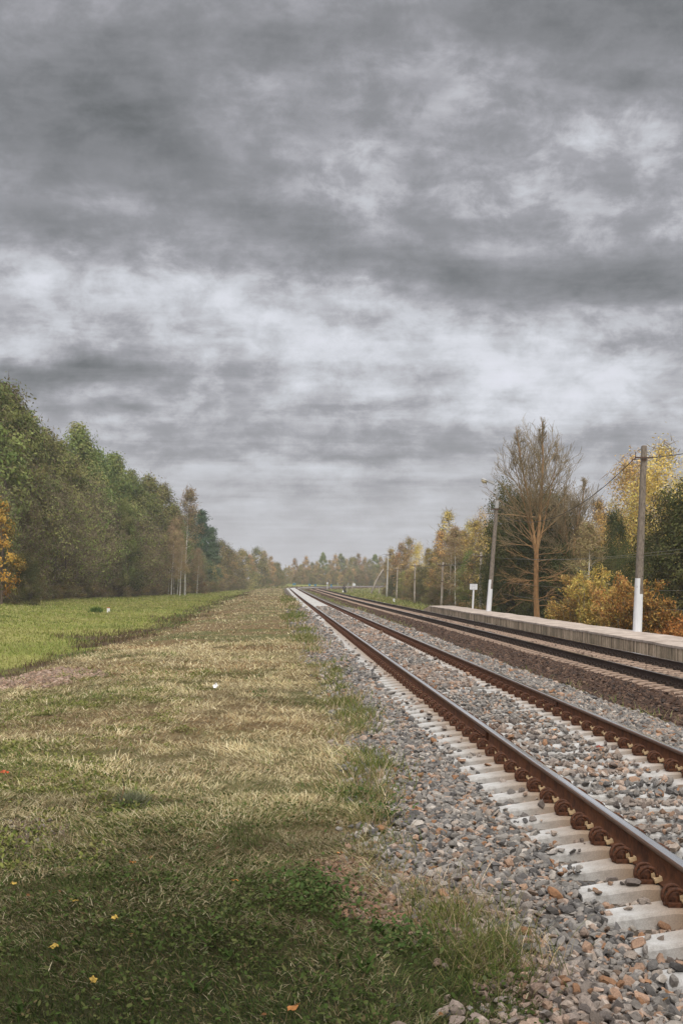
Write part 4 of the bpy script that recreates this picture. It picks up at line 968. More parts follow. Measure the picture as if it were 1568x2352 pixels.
for s in (1, 2, 3): proto('olive', 17, seed=s, R=3.5, env='oval', base=3.2, nclump=90, per=150, leaf=.235, pal=OLV, trunk_col=GB, tr=.24, tw=10, twcol=TWC)
for s in (4, 5, 6): proto('green', 17, seed=s, R=3.4, env='tall', base=2.8, nclump=95, per=160, leaf=.225, pal=GRN, trunk_col=GB, tr=.24)
for s in (7, 8, 9): proto('alder', 10, seed=s, R=3.0, env='oval', base=.9, nclump=85, per=70, leaf=.16, pal=[(.215, .245, .08), (.265, .275, .095), (.155, .20, .058), (.31, .305, .12), (.175, .165, .075)], clr=.14, trunk_col=(.12, .095, .08), tr=.12, tw=42, twcol=TWC, stems=3, spread=.62, twl=.62)
for s in (10, 11): proto('pine', 15, seed=s, R=2.7, env='cone', base=1.2, nclump=85, per=120, leaf=.22, pal=[(.075, .115, .062), (.095, .135, .07), (.055, .088, .05)], trunk_col=BR, tr=.2, long=2.4, inner=.15, spread=.6, vstretch=.7)
for s in (12, 13, 14): proto('goldbirch', 12, seed=s, R=2.3, env='oval', base=2.0, nclump=85, per=120, leaf=.105, pal=[(.74, .53, .15), (.78, .57, .18), (.66, .49, .16), (.54, .44, .15)], trunk_col=(.30, .25, .19), tr=.13, hang=.9, vstretch=2.0, spread=.42, tw=7, twcol=(.30, .23, .15), twl=.6)
for s in (15, 16): proto('goldaspen', 12, seed=s, R=1.45, env='tall', base=1.6, nclump=60, per=85, leaf=.125, pal=[(.58, .40, .125), (.52, .37, .13), (.62, .44, .16), (.42, .325, .115)], trunk_col=(.34, .30, .24), tr=.11, tw=14, twcol=(.22, .17, .12), spread=.55)
for s in (17, 18, 19): proto('dark', 8, seed=s, R=2.8, env='dome', base=.2, nclump=95, per=190, leaf=.12, pal=DGN, trunk_col=DKB, tr=.13, stems=2)
for s in (20, 21, 22): proto('brushwood', 3, seed=s, R=1.6, env='dome', base=.05, nclump=42, per=60, leaf=.115, pal=[(.15, .145, .05), (.20, .165, .065), (.11, .12, .042), (.24, .165, .06)], trunk_col=BR, tr=.04, tw=26, twcol=TWC, stems=3, twl=.45)
for s in (23, 24, 25): proto('hazetan', 12, seed=s, R=2.6, env='tall', base=.8, nclump=70, per=46, leaf=.23, pal=[(.50, .335, .14), (.56, .37, .145), (.42, .315, .13), (.31, .265, .10)], trunk_col=(.24, .20, .16), tr=.13, tw=20, twcol=(.27, .21, .14), twl=.7)
for s in (26, 27): proto('whitebirch', 11, seed=s, R=1.5, env='tall', base=3.0, nclump=60, per=44, leaf=.12, pal=[(.30, .255, .12), (.25, .22, .10), (.35, .28, .14)], trunk_col=(.66, .63, .58), tr=.082, tw=22, twcol=(.32, .235, .14), spread=.6, twl=.6)
proto('orange', 8.5, seed=28, R=2.0, env='oval', base=.7, nclump=60, per=75, leaf=.21, pal=[(.44, .215, .045), (.36, .16, .04), (.46, .27, .07), (.24, .17, .055), (.16, .15, .05)], trunk_col=BR, tr=.12)
for s in (29, 30): proto('grove', 9, seed=s, R=2.8, env='dome', base=.2, nclump=85, per=80, leaf=.19, pal=[(.25, .225, .08), (.30, .245, .095), (.18, .19, .06), (.37, .27, .11)], trunk_col=(.2, .17, .14), tr=.12, tw=26, twcol=(.16, .13, .10), stems=3, twl=.6)
CNT = {}
def tree(key, px, d, top, label, group=None, name='tree', cat='tree', wide=1.0, x=None, H=None, rz=None, sink=.1):
    c = at(px, d) if x is None else Vector((x[0], x[1], 0)); b = gz(c.x, c.y) - sink
    if H is None: H = (HY - top) / FPX * depth(c.x, c.y) + ZC - b
    i = CNT.get(key, 0); CNT[key] = i + 1; h0, tm, cm = PROTO[key][i % len(PROTO[key])]; k = H / h0
    t = thing(name, label, cat, (c.x, c.y, b), random.uniform(0, 6.28) if rz is None else rz, group); t.scale = (k * wide, k * wide, k)
    link('trunk', tm, t); link('crown' if cat == 'tree' else 'foliage', cm, t); return t
SKY = [(-60, 830), (0, 880), (40, 932), (100, 988), (150, 1010), (180, 985), (215, 1030), (240, 1045), (285, 1060), (320, 1105), (355, 1102), (380, 1122), (405, 1172), (440, 1178), (475, 1180), (500, 1228), (520, 1256), (560, 1268), (600, 1262), (640, 1290)]
DEP = [(-60, 100), (0, 110), (180, 142), (280, 162), (370, 187), (470, 232), (540, 310), (600, 385), (640, 420)]
def skyl(px): return float(np.interp(px, *zip(*SKY)))
def dep(px): return float(np.interp(px, *zip(*DEP)))
LF = 'tall trees of the left forest front'
front = [(-45, 'olive', 0, 'olive tree cut by the left edge of the photo, tallest of the left forest'), (12, 'olive', -4, 'tall olive tree directly above the orange tree at the left edge'), (55, 'green', 4, 'tall green tree second from the left on the forest skyline'),
         (100, 'olive', 8, 'tall brownish olive tree left of the pointed green treetop'), (178, 'green', -4, 'green tree with a pointed open top sticking above its neighbours'), (140, 'olive', 14, 'olive tree filling the dip left of the pointed treetop'),
         (222, 'green', 8, 'green tree just right of the pointed treetop'), (262, 'green', -3, 'rounded dark green tree in the middle of the left skyline'), (300, 'green', 8, 'green tree in the middle of the left forest, right of the rounded one'),
         (340, 'olive', -4, 'olive green tree with yellowish top left of the white birch stems'), (373, 'olive', 2, 'olive tree standing above the white birch stems'), (402, 'green', 6, 'small green tree between the olive trees and the dark pines')]
for px, key, dy, lab in front: tree(key, px, dep(px) + 4, skyl(px) + dy, lab, LF)
for px, dy in ((438, 4), (462, -3), (486, 12)):
    tree('pine', px, dep(px) + 3, skyl(px) + dy, {438: 'dark blue green pine, left of the three', 462: 'tallest dark blue green pine of the left forest edge', 486: 'dark pine, lowest and right of the three'}[px], 'dark pines of the left forest edge', wide=1.05)
BK = 'tree of the left forest half hidden behind the front row'
for q in range(16):
    px = -30 + q * 30; key = 'green' if q % 3 else 'olive'
    tree(key, px + random.uniform(-8, 8), dep(px) + 12 + random.uniform(0, 8), skyl(px) + random.uniform(14, 55), BK, 'hidden back row of the left forest')
al = [(-20, 1130), (38, 1135), (75, 1105), (120, 1120), (165, 1130), (205, 1140), (245, 1170), (285, 1190), (320, 1205), (352, 1215), (392, 1235), (432, 1250), (455, 1262), (485, 1278)]
for q, (px, top) in enumerate(al): tree('alder', px, dep(px) - 5, top + random.uniform(-18, 18), 'bare brown twiggy alder, number %d from the left along the left forest edge' % (q + 1) if False else 'brown twiggy thicket tree %s' % ('at the left photo edge', 'behind the orange tree', 'right of the orange tree', 'left of the middle of the brown thicket', 'below the pointed green treetop', 'in the middle of the brown thicket', 'below the rounded green tree', 'right of the middle of the brown thicket', 'left of the white birch stems', 'just left of the white birch stems', 'behind the white birch stems', 'in front of the dark pines, left one', 'in front of the dark pines, right one', 'at the foot of the lowest pine')[q], 'brown twiggy trees in front of the left forest', wide=1.0)
for q, px in enumerate(range(-25, 520, 24)):
    if 270 < px < 300: continue
    tree('grove', px + random.uniform(-6, 6), dep(px) - 1, np.interp(px, [0, 300, 520], [1195, 1255, 1310]) + random.uniform(-22, 22), 'low mixed green and brown tree filling the shade of the left forest edge', 'low filling trees of the left forest')
tree('orange', 4, 96, 1158, 'bright orange tree at the left photo edge', wide=.85)
tree('dark', 66, 98, 1272, 'dark green bush at the foot of the orange tree', cat='bush', name='bush', wide=.85)
tree('dark', 272, 152, 1190, 'dark green ivy covered tree below the rounded green treetop', wide=.9)
tree('green', 290, 150, 1150, 'bright green narrow tree reaching low among brown thickets', wide=.6)
wb = [(386, 183, 1212, 'leftmost white birch stem at the left forest edge', .6), (399, 186, 1196, 'white birch stem second from the left', -.2), (407, 184, 1225, 'white birch stem third from the left', .4), (424, 189, 1128, 'tallest bare white birch with forked crown', .5), (452, 205, 1262, 'thin pale birch right of the tall forked one', .2), (393, 181, 1222, 'thin white birch stem squeezed between the two leftmost ones', 1.0), (413, 180, 1240, 'short white birch stem close left of the tallest birch', -.3)]
for px, d, top, lab, ln in wb: o = tree('whitebirch', px, d, top, lab, 'white birches at the left forest edge', wide=1.0); o.rotation_euler = (0, .035 + ln * .03, 0)
for q, px in enumerate(list(range(-20, 560, 15))):
    d = dep(px) - 8.5 + random.uniform(-1.5, 1.5)
    tree('brushwood', px + random.uniform(-5, 5), d, None, 'low bush with olive and rusty leaves along the foot of the left forest', 'low bushes along the left forest foot', 'bush', 'bush', H=random.uniform(1.3, 2.9) * (1 if px < 400 else 1.3), wide=1.25)
for px, d, top in ((508, 285, 1246), (524, 300, 1262), (540, 318, 1272), (556, 335, 1266), (574, 352, 1275), (592, 372, 1262), (606, 392, 1266), (622, 400, 1280), (636, 415, 1294), (648, 430, 1312)):
    tree('hazetan' if px % 4 else 'grove', px, d, top, 'hazy tan tree where the left forest meets the bend', 'hazy tan trees at the end of the left forest')
for px, d, top in ((500, 270, 1300), (530, 296, 1312), (560, 322, 1318), (585, 350, 1316), (612, 380, 1318), (632, 400, 1322), (650, 425, 1326)):
    tree('grove', px, d, top, 'low bushy tree in front of the hazy tan ones near the bend', 'low trees at the end of the left forest', wide=1.3)
# far trees beyond the bend
far = [(664, 1300, 'hazetan'), (677, 1283, 'hazetan'), (690, 1298, 'hazetan'), (703, 1279, 'hazetan'), (717, 1294, 'grove'), (728, 1289, 'hazetan'), (742, 1271, 'green'), (757, 1288, 'hazetan'), (770, 1275, 'hazetan'), (783, 1273, 'olive'), (796, 1284, 'hazetan'), (810, 1282, 'grove'),
       (823, 1274, 'hazetan'), (838, 1281, 'hazetan'), (850, 1288, 'grove'), (861, 1275, 'green'), (873, 1279, 'hazetan'), (886, 1290, 'hazetan'), (900, 1284, 'hazetan'), (914, 1276, 'hazetan'), (930, 1282, 'hazetan')]
for q, (px, top, key) in enumerate(far): tree(key, px, 492 + 14 * math.sin(q * 2.1), top, 'far hazy tree in the row beyond the bend', 'far hazy trees beyond the bend', wide=.95)
for q in range(34):
    px = 640 + q * 9.5; tree('grove' if q % 3 else 'hazetan', px, 470 + random.uniform(-6, 6), random.uniform(1302, 1326), 'far low bushy tree beyond the bend', 'far low trees beyond the bend', wide=1.35)
for q in range(24):
    px = 590 + q * 17; tree('hazetan' if q % 2 else 'grove', px, 560 + random.uniform(0, 40), random.uniform(1292, 1308), 'pale far tree seen through gaps beyond the bend', 'palest far trees', wide=1.3)
# right hand wood
rt = [(898, 228, 1262, 'hazetan', 'tan tree directly behind the tallest pale pole'), (922, 216, 1248, 'hazetan', 'tan tree right of the tallest pale pole, second in its row'), (940, 205, 1240, 'hazetan', 'highest tan tree above the second line pole'), (962, 190, 1246, 'goldbirch', 'tan gold tree above the third line pole'),
      (984, 175, 1262, 'goldaspen', 'tan tree left of the tall golden aspen'), (1003, 165, 1268, 'grove', 'green brown tree left of the tall golden aspen'), (1027, 150, 1178, 'goldaspen', 'tallest slender golden aspen right of the hazy trees'), (1046, 148, 1222, 'goldaspen', 'shorter golden aspen beside the tallest one'),
      (1078, 135, 1198, 'goldbirch', 'golden birch above the sign board'), (1105, 128, 1176, 'goldbirch', 'golden birch just left of the lamp post top'), (1062, 140, 1228, 'goldbirch', 'low golden birch between the aspen and the sign board birch'), (1128, 120, 1205, 'goldbirch', 'golden birch behind the lamp post'), (1010, 142, 1222, 'goldaspen', 'small golden aspen just left of the tallest one'), (1062, 128, 1222, 'goldaspen', 'pale gold aspen left of the sign board birch'), (1094, 116, 1200, 'goldaspen', 'gold aspen between the sign board birch and the lamp post'), (1118, 108, 1215, 'goldaspen', 'gold aspen in front of the lamp post birch')]
for px, d, top, key, lab in rt: tree(key, px, d, top, lab, 'golden and tan trees right of the tracks', wide=1.0 if key != 'goldaspen' else 1.25)
for q, (px, d, top) in enumerate(((905, 182, 1322), (925, 176, 1315), (944, 168, 1312), (962, 160, 1305), (980, 152, 1305), (998, 146, 1298), (1015, 138, 1300), (1032, 132, 1280), (1052, 124, 1285), (1085, 110, 1290), (1100, 104, 1268))):
    tree('grove' if q % 4 else 'dark', px, pline(px) + 11, top, 'bushy green brown tree at the foot of the golden trees', 'bushy trees at the foot of the right wood', wide=1.0)
tree('green', 1078, 112, 1268, 'bright green bushy tree behind the sign board', wide=1.1)
for q, (px, d) in enumerate(((893, 178), (915, 168), (932, 160), (948, 150), (966, 143), (985, 136), (1003, 128), (1020, 118), (1038, 112), (1056, 105), (1072, 99), (1090, 95), (1106, 90))):
    tree('brushwood', px, pline(px) + 5, None, 'low rusty bush at the foot of the right wood behind the line poles', 'low bushes under the right wood', 'bush', 'bush', H=random.uniform(1.4, 2.6), wide=1.3)
for q, (px, d, top, lab) in enumerate(((1045, 118, 1215, 'pale thin birch trunk between platform end pole and sign board'), (1031, 126, 1235, 'pale thin birch trunk just right of the platform end pole'))):
    tree('whitebirch', px, d, top, lab, wide=1.1)
# behind the platform
rb = [(1330, 92, 1190, 'goldaspen', 'thin golden aspen right of the bare tree'), (1372, 96, 1155, 'goldaspen', 'thin pinkish gold aspen left of the cable pole'), (1410, 100, 1150, 'goldbirch', 'low golden birch between the aspens and the cable pole'), (1355, 84, 1215, 'hazetan', 'tan sparse tree behind the yellow bush'),
      (1455, 84, 1045, 'goldbirch', 'tall weeping golden birch, left one behind the cable pole'), (1520, 80, 1020, 'goldbirch', 'tallest weeping golden birch right of the cable pole'), (1590, 82, 1060, 'goldbirch', 'weeping golden birch cut by the right edge'), (1490, 92, 1090, 'goldbirch', 'golden birch standing behind the two tall weeping ones')]
for px, d, top, key, lab in rb: tree(key, px, d, top, lab, 'golden trees behind the platform', wide=1.25 if key == 'goldbirch' else 1.1)
for px, d, top, wd, lab in ((1412, 74, 1180, .42, 'narrow dark green tree left of the cable pole'), (1548, 58, 1140, .95, 'large dark green tree at the right photo edge'), (1610, 56, 1120, 1.0, 'dark green tree beyond the right photo edge'), (1500, 66, 1235, .8, 'dark green tree right behind the cable pole'), (1440, 68, 1262, .8, 'dark green tree behind the orange bush'), (1380, 70, 1268, .8, 'dark green tree behind the yellow bush'),
                            (1320, 78, 1300, 1.0, 'low dark green tree right of the bare trunk')):
    tree('dark', px, d, top, lab, 'dark green trees behind the platform', wide=wd)
for px, d, top, wd, lab in ((1165, 80, 1118, .62, 'dark leafy tree left of the bare trunk'), (1215, 82, 1165, .85, 'dark leafy tree directly behind the bare trunk'), (1272, 81, 1148, .75, 'dark leafy tree right of the bare trunk'), (1146, 83, 1245, .85, 'low dark leafy tree behind the lamp post'), (1193, 83, 1150, .8, 'dark leafy tree between the lamp post and the bare trunk'), (1250, 84, 1140, .8, 'dark leafy tree just right of the bare trunk, farther back'), (1180, 79, 1265, .9, 'low dark leafy tree at the left foot of the bare tree'), (1285, 79, 1255, .9, 'low dark leafy tree at the right foot of the bare tree')):
    tree('dark', px, d, top, lab, 'dark leafy trees behind the bare tree', wide=wd)
for px, d, top, key in ((1340, 110, 1220, 'hazetan'), (1400, 108, 1200, 'hazetan'), (1480, 104, 1210, 'grove'), (1540, 100, 1220, 'grove'), (1440, 110, 1195, 'grove'), (1250, 105, 1235, 'grove'), (1180, 105, 1250, 'grove'), (1600, 98, 1200, 'grove'), (1300, 104, 1240, 'grove')):
    tree(key, px, d, top, 'tree of the right wood mostly hidden behind the dark ones', 'hidden trees of the right wood', wide=1.2)
tree('whitebirch', 1350, 64, 1205, 'thin birch trunk between the bare tree and the yellow bush', wide=1.3)

# ---------------------------------------------------------------- the two bright bushes, leaves one by one
def bush(px, d, top, R, pal, n, leaf, label, seed, nst=22, dens=.5):
    r = np.random.default_rng(seed); c = at(px, d); b = gz(c.x, c.y) - .1; H = (HY - top) / FPX * d + ZC - b
    T = Geo(); C = Geo(); pal = np.array(pal); tips = []
    for k in range(nst):
        th = r.uniform(0, 6.28); sp = R * math.sqrt(r.uniform(.02, 1)); h = H * (1 - .45 * (sp / R) ** 2) * r.uniform(.72, 1.03)
        P = limb(T, (r.normal(0, .12), r.normal(0, .12), -.1), (sp * math.cos(th), sp * math.sin(th), h), .022, .005, r, (.24, .19, .14), 7, .07, -.12, 5)
        for q in range(9):
            f = r.uniform(.22, .98); p = P[int(f * 6)] * (1 - (f * 6) % 1) + P[min(6, int(f * 6) + 1)] * ((f * 6) % 1)
            e = p + nrm(r.normal(size=3) + (0, 0, .5)) * r.uniform(.25, .75) * R * .5; limb(T, p, e, .007, .003, r, (.24, .18, .12), 3, .05, 0, 4); tips += [(p, e)] * 2
    idx = r.integers(0, len(tips), n); f = r.uniform(.1, 1.12, n)[:, None]
    A_, B_ = np.array([t[0] for t in tips]), np.array([t[1] for t in tips]); Q = A_[idx] + (B_[idx] - A_[idx]) * f + r.normal(0, .075, (n, 3))
    tone = pal[r.integers(0, len(pal), len(tips))][idx]; own = pal[r.integers(0, len(pal), n)]
    mixk = r.uniform(0, 1, (n, 1)); leaf_quads(C, Q, leaf, (tone * mixk + own * (1 - mixk)) * r.uniform(.65, 1.3, (n, 1)), r, 1.5, .5)
    t = thing('bush', label, 'bush', (c.x, c.y, b)); T.obj('stems', [M['bark']], t); C.obj('foliage', [M['leaf']], t); return t
YB = [(.50, .36, .10), (.42, .33, .095), (.56, .43, .15), (.33, .26, .08), (.36, .21, .06), (.27, .26, .075)]
OB = [(.36, .16, .05), (.29, .115, .04), (.44, .23, .075), (.20, .09, .04), (.36, .25, .085), (.15, .11, .045)]
bush(1318, 55, 1318, 1.3, YB, 6500, .085, 'lower yellow brown bush left of the tall yellow one behind the platform', 41)
bush(1362, 53, 1274, 1.45, YB, 8500, .085, 'tall yellow leaved bush behind the platform', 42, 26)
bush(1408, 50, 1290, 1.2, YB[:4] + OB[2:3], 6500, .085, 'yellow orange bush between the tall yellow bush and the cable pole', 43)
bush(1445, 47.5, 1306, 1.25, OB, 8500, .085, 'deep orange red bush left of the cable pole foot', 44, 26)
bush(1500, 46, 1318, 1.1, OB, 6000, .085, 'orange red bush right of the cable pole foot', 45)
bush(1545, 45, 1395, .75, OB[:3], 2200, .08, 'small orange bush at the right end behind the platform', 46, 14)
bush(1282, 60, 1385, .9, YB + OB[:1], 2600, .085, 'small rusty yellow bush right of the bare tree foot', 47, 14)
bush(1093, 79, 1384, .5, OB[2:] + [(.25, .27, .08)], 600, .08, 'small rusty weed clump behind the platform sign', 48, 8)

# ---------------------------------------------------------------- the big bare tree with orange bark
def bare_tree(px, d, top, seed, label, RS=1.0):
    r = np.random.default_rng(seed); c = at(px, d); b = gz(c.x, c.y) - .1; H = (HY - top) / FPX * d + ZC - b
    T = Geo(); W = Geo(); k = H / 12.5
    OC, TCOL, GCOL = np.array((.29, .16, .07)), np.array((.31, .235, .13)), np.array((.25, .205, .135))
    fork = 4.9 * k
    trunk = np.array([(0, 0, -.3), (.02, 0, .6), (-.05, .02, 1.9), (-.04, .03, 3.3), (-.02, .02, fork)]); T.tube(trunk, np.array([.25, .18, .15, .14, .13]) * k, 10, cap=False, col=tuple(OC * .85), smooth=True)
    def grow(p, dr, L, rad, lev, up):
        """one branch as a curved tube; its side branches come off along it"""
        n = {0: 9, 1: 7, 2: 5, 3: 4}[lev]; P = [p]; q = dr.copy(); st = L / (n - 1); jit = {0: .035, 1: .09, 2: .11, 3: .12}[lev]
        for i in range(n - 1):
            q = nrm(q + r.normal(0, jit, 3) + np.array([0, 0, up])); P.append(P[-1] + q * st)
        P = np.array(P); rr = np.linspace(rad, max(rad * .22, .0075), n)
        h = min(max((p[2] - 3.5 * k) / (5.5 * k), 0), 1); col = (OC * (1 - h) + TCOL * h) if lev < 2 else (TCOL * (1 - h * .6) + GCOL * h * .6 if p[2] > 4.5 * k else OC * .75 + TCOL * .25)
        (T if lev == 0 else W).tube(P, rr, {0: 8, 1: 5, 2: 4, 3: 3}[lev], cap=False, col=tuple(col * r.uniform(.8, 1.2)), smooth=True)
        if lev == 3: return
        m = {0: 28, 1: 8, 2: 3}[lev]
        for i in range(m):
            f = r.uniform({0: .06, 1: .2, 2: .2}[lev], 1.0); x = f * (n - 1); a = min(int(x), n - 2); pp = P[a] + (P[a + 1] - P[a]) * (x - a); dd = nrm(P[a + 1] - P[a])
            s = nrm(np.cross(dd, r.normal(size=3))); s = nrm(s * np.array((1, 1, .6))); ang = r.uniform(.35, .75) if lev else r.uniform(.45, .95)
            nd = nrm(dd * math.cos(ang) + s * math.sin(ang)); LL = {0: L * .40 * (math.sin(min(1, .22 + f * .95) * math.pi) ** .7 + .12), 1: L * r.uniform(.32, .55), 2: L * r.uniform(.4, .6)}[lev]
            if lev == 1: LL = min(LL, 1.0 * k)
            grow(pp, nd, max(LL, .22), max(rr[a] * .45, .007), lev + 1, .085 if pp[2] > 4 * k else up * .6)
    for dx, dy, L, rad in ((-.12, .03, 6.9, .095), (.075, -.03, 7.3, .105), (.20, .12, 6.2, .055), (-.26, -.1, 5.9, .05)):
        grow(trunk[-1] + np.array((dx * .2, dy * .2, -.3 - 1.5 * abs(dx))), nrm(np.array((dx * RS, dy, 1.0))), L * k, rad * k, 0, .03)
    for i in range(20):                                 # long drooping branches low on the trunk
        h = r.uniform(1.3, 5.2) * k; th = r.uniform(0, 6.28); s = math.cos(th)
        grow(np.array((-.03, .02, h)), nrm(np.array((s * 1.25, math.sin(th) * .8, .35))), r.uniform(1.1, 2.9) * k, r.uniform(.014, .028) * k, 1, r.uniform(-.13, .0))
    for s_ in ((-1.1, .1, .28), (-1.05, -.3, .1)): grow(np.array((-.1, 0, 6.4 * k)), nrm(np.array(s_)), 3.0 * k, .05 * k, 1, .03)
    t = thing('bare_tree', label, 'tree', (c.x, c.y, b)); T.obj('trunk', [M['bark']], t); W.obj('branches', [M['bark']], t); return t
bare_tree(1232, 74, 940, 64, 'big bare tree with orange brown bark and many fine upright twigs behind the platform')
bare_tree(1312, 79, 1080, 62, 'smaller bare tree with pale twigs right of the big bare tree', .8)

# unseen trees added behind the viewpoint to shade the near grass and stones
for q, (x, y, h) in enumerate(((-7.2, -4.8, 9.5), (-4.4, -5.6, 10.5), (-1.9, -4.8, 9.5), (.7, -5.4, 10.5))):
    tree('green' if q % 2 else 'olive', None, 0, None, 'leafy unseen tree added behind the viewpoint to shade the foreground', 'unseen shade trees added behind the viewpoint', x=(x, y), H=h, wide=1.15)
# ---------------------------------------------------------------- sky
W_ = bpy.data.worlds.new('World'); scene.world = W_; W_.use_nodes = True; nt = W_.node_tree; nt.nodes.clear()
L = nt.links.new
SUN_EL, SUN_AZ = 42.0, 178.0
sky = N(nt, 'ShaderNodeTexSky', sky_type='NISHITA', sun_disc=False, sun_elevation=math.radians(SUN_EL), sun_rotation=math.radians(SUN_AZ), air_density=1.0, dust_density=2.0)
tc = N(nt, 'ShaderNodeTexCoord'); sx = N(nt, 'ShaderNodeSeparateXYZ'); L(tc.outputs['Generated'], sx.inputs[0])
def mth(op, a, b=None, c=None, clamp=False):
    n = N(nt, 'ShaderNodeMath', operation=op, use_clamp=clamp)
    for i, v in enumerate((a, b, c)):
        if v is None: continue
        if isinstance(v, (int, float)): n.inputs[i].default_value = v
        else: L(v, n.inputs[i])
    return n.outputs[0]
def vec(op, a, b):
    n = N(nt, 'ShaderNodeVectorMath', operation=op)
    for i, v in enumerate((a, b)):
        if v is None: continue
        if isinstance(v, tuple): n.inputs[i].default_value = v
        else: L(v, n.inputs[i])
    return n
def smooth(x, a, b, lo=0.0, hi=1.0):
    n = N(nt, 'ShaderNodeMapRange', interpolation_type='SMOOTHSTEP', n1=a, n2=b, n3=lo, n4=hi); L(x, n.inputs[0]); return n.outputs[0]
X_, Y_, Z_ = sx.outputs
az = mth('ARCTAN2', X_, Y_); el = mth('ARCSINE', Z_)
ae = N(nt, 'ShaderNodeCombineXYZ'); L(az, ae.inputs[0]); L(el, ae.inputs[1])
# clouds lie in a layer overhead: project each direction on it, so they close up towards the horizon
zz = mth('MAXIMUM', mth('ADD', Z_, .055), .03)
pl = N(nt, 'ShaderNodeCombineXYZ'); L(mth('DIVIDE', X_, zz), pl.inputs[0]); L(mth('DIVIDE', Y_, zz), pl.inputs[1])
def wn(scale, det, rough, off, dist=0.0, sx_=1.0, sy_=1.0):
    mp = N(nt, 'ShaderNodeMapping'); mp.inputs['Location'].default_value = off; mp.inputs['Scale'].default_value = (sx_, sy_, 1); L(pl.outputs[0], mp.inputs[0])
    n = N(nt, 'ShaderNodeTexNoise', noise_dimensions='2D', i_Scale=scale, i_Detail=det, i_Roughness=rough, i_Distortion=dist); L(mp.outputs[0], n.inputs['Vector']); return n
def an(scale, det, rough, off, sx_=1.0, sy_=1.0, dist=0.0):
    mp = N(nt, 'ShaderNodeMapping'); mp.inputs['Location'].default_value = off; mp.inputs['Scale'].default_value = (sx_, sy_, 1); L(ae.outputs[0], mp.inputs[0])
    n = N(nt, 'ShaderNodeTexNoise', noise_dimensions='2D', i_Scale=scale, i_Detail=det, i_Roughness=rough, i_Distortion=dist); L(mp.outputs[0], n.inputs['Vector']); return n
# wobble of the big masses
w1 = an(7, 7, .62, (3.1, 1.7, 0), 1.0, 1.7)
wob = vec('MULTIPLY', vec('SUBTRACT', w1.outputs['Color'], (.5, .5, .5)).outputs[0], (.13, .06, 0)).outputs[0]
aw = vec('ADD', ae.outputs[0], wob).outputs[0]
def A(px): return math.atan((px - 784) / FPX) + TH
def E(py): return math.atan((HY - py) / FPX)
# (column, row, half width, half height, amount): cloud masses, light and dark
BLOBS = [(180, 215, 420, 150, -.17), (330, 300, 260, 90, -.08), (1420, 30, 420, 95, -.22), (80, 440, 160, 120, -.07), (560, 110, 200, 80, -.05),
 (150, 60, 120, 50, .06), (640, 240, 260, 110, .07), (960, 120, 150, 90, .05), (1110, 215, 130, 70, .10), (1350, 325, 90, 55, .20), (1490, 310, 60, 60, .14),
 (1250, 230, 100, 50, -.06), (1420, 210, 90, 45, -.07), (860, 400, 130, 60, .15), (1220, 450, 190, 90, .08), (1540, 420, 80, 140, .04), (700, 470, 140, 40, .05),
 (100, 530, 220, 45, -.13), (560, 520, 220, 40, -.05), (940, 580, 300, 60, -.19), (1330, 640, 330, 60, -.20), (1520, 700, 200, 60, -.20), (140, 580, 60, 25, .13), (345, 604, 26, 14, .10),
 (120, 680, 260, 38, .22), (440, 690, 160, 40, .18), (40, 655, 60, 18, .10), (700, 700, 180, 60, .22), (830, 740, 70, 28, -.10), (690, 750, 50, 24, -.08), (900, 690, 130, 50, .14),
 (600, 770, 200, 35, .14), (60, 800, 160, 32, .20), (300, 770, 200, 30, .02), (1120, 820, 230, 80, .26), (1420, 840, 230, 90, .27), (1400, 790, 120, 34, -.13), (1500, 800, 80, 30, -.12),
 (820, 800, 90, 40, .14), (720, 870, 180, 45, .22), (240, 870, 330, 40, -.24), (60, 900, 200, 40, -.14), (560, 900, 90, 25, -.06), (340, 950, 120, 18, -.14), (560, 960, 150, 25, .08), (100, 970, 160, 30, -.01),
 (860, 930, 140, 40, -.09), (1180, 900, 80, 30, -.10), (1390, 885, 70, 24, -.13), (1050, 960, 150, 45, .12), (1300, 950, 220, 50, .14), (1350, 1010, 200, 30, -.08), (1390, 995, 50, 18, .10),
 (500, 1042, 480, 22, -.13), (950, 1045, 200, 14, -.08), (520, 1072, 220, 10, .09), (850, 1080, 260, 14, .05), (1000, 1110, 220, 10, -.05), (600, 1140, 330, 14, -.04), (900, 1160, 260, 9, .04),
 (675, 1204, 34, 9, .10), (815, 1214, 50, 6, .08), (930, 1219, 32, 7, .09), (490, 1172, 70, 12, .06), (1000, 1220, 40, 7, .08)]
acc = None
for px, py, hw, hh, am in BLOBS:
    s = vec('SUBTRACT', aw if hh > 12 else ae.outputs[0], (A(px), E(py), 0)).outputs[0]; m = vec('MULTIPLY', s, (FPX / hw, FPX / hh, 0)).outputs[0]
    d = vec('DOT_PRODUCT', m, m); ex = mth('POWER', math.e ** -1, d.outputs['Value']); acc = mth('MULTIPLY_ADD', ex, am, acc if acc is not None else 0.0)
base = N(nt, 'ShaderNodeValToRGB'); er = base.color_ramp.elements      # clear level with height above the horizon
L(smooth(el, 0.0, math.radians(30)), base.inputs[0])
mp = N(nt, 'ShaderNodeMapRange', n1=0.0, n2=E(0), n3=0.0, n4=1.0); L(el, mp.inputs[0]); L(mp.outputs[0], base.inputs[0])
er[0].position = 0; er[0].color = (.75,) * 3 + (1,); er[1].position = 1; er[1].color = (.51,) * 3 + (1,)
for p, v in ((.10, .735), (.2, .675), (.33, .655), (.5, .63), (.62, .60), (.8, .585)): q = er.new(p); q.color = (v, v, v, 1)
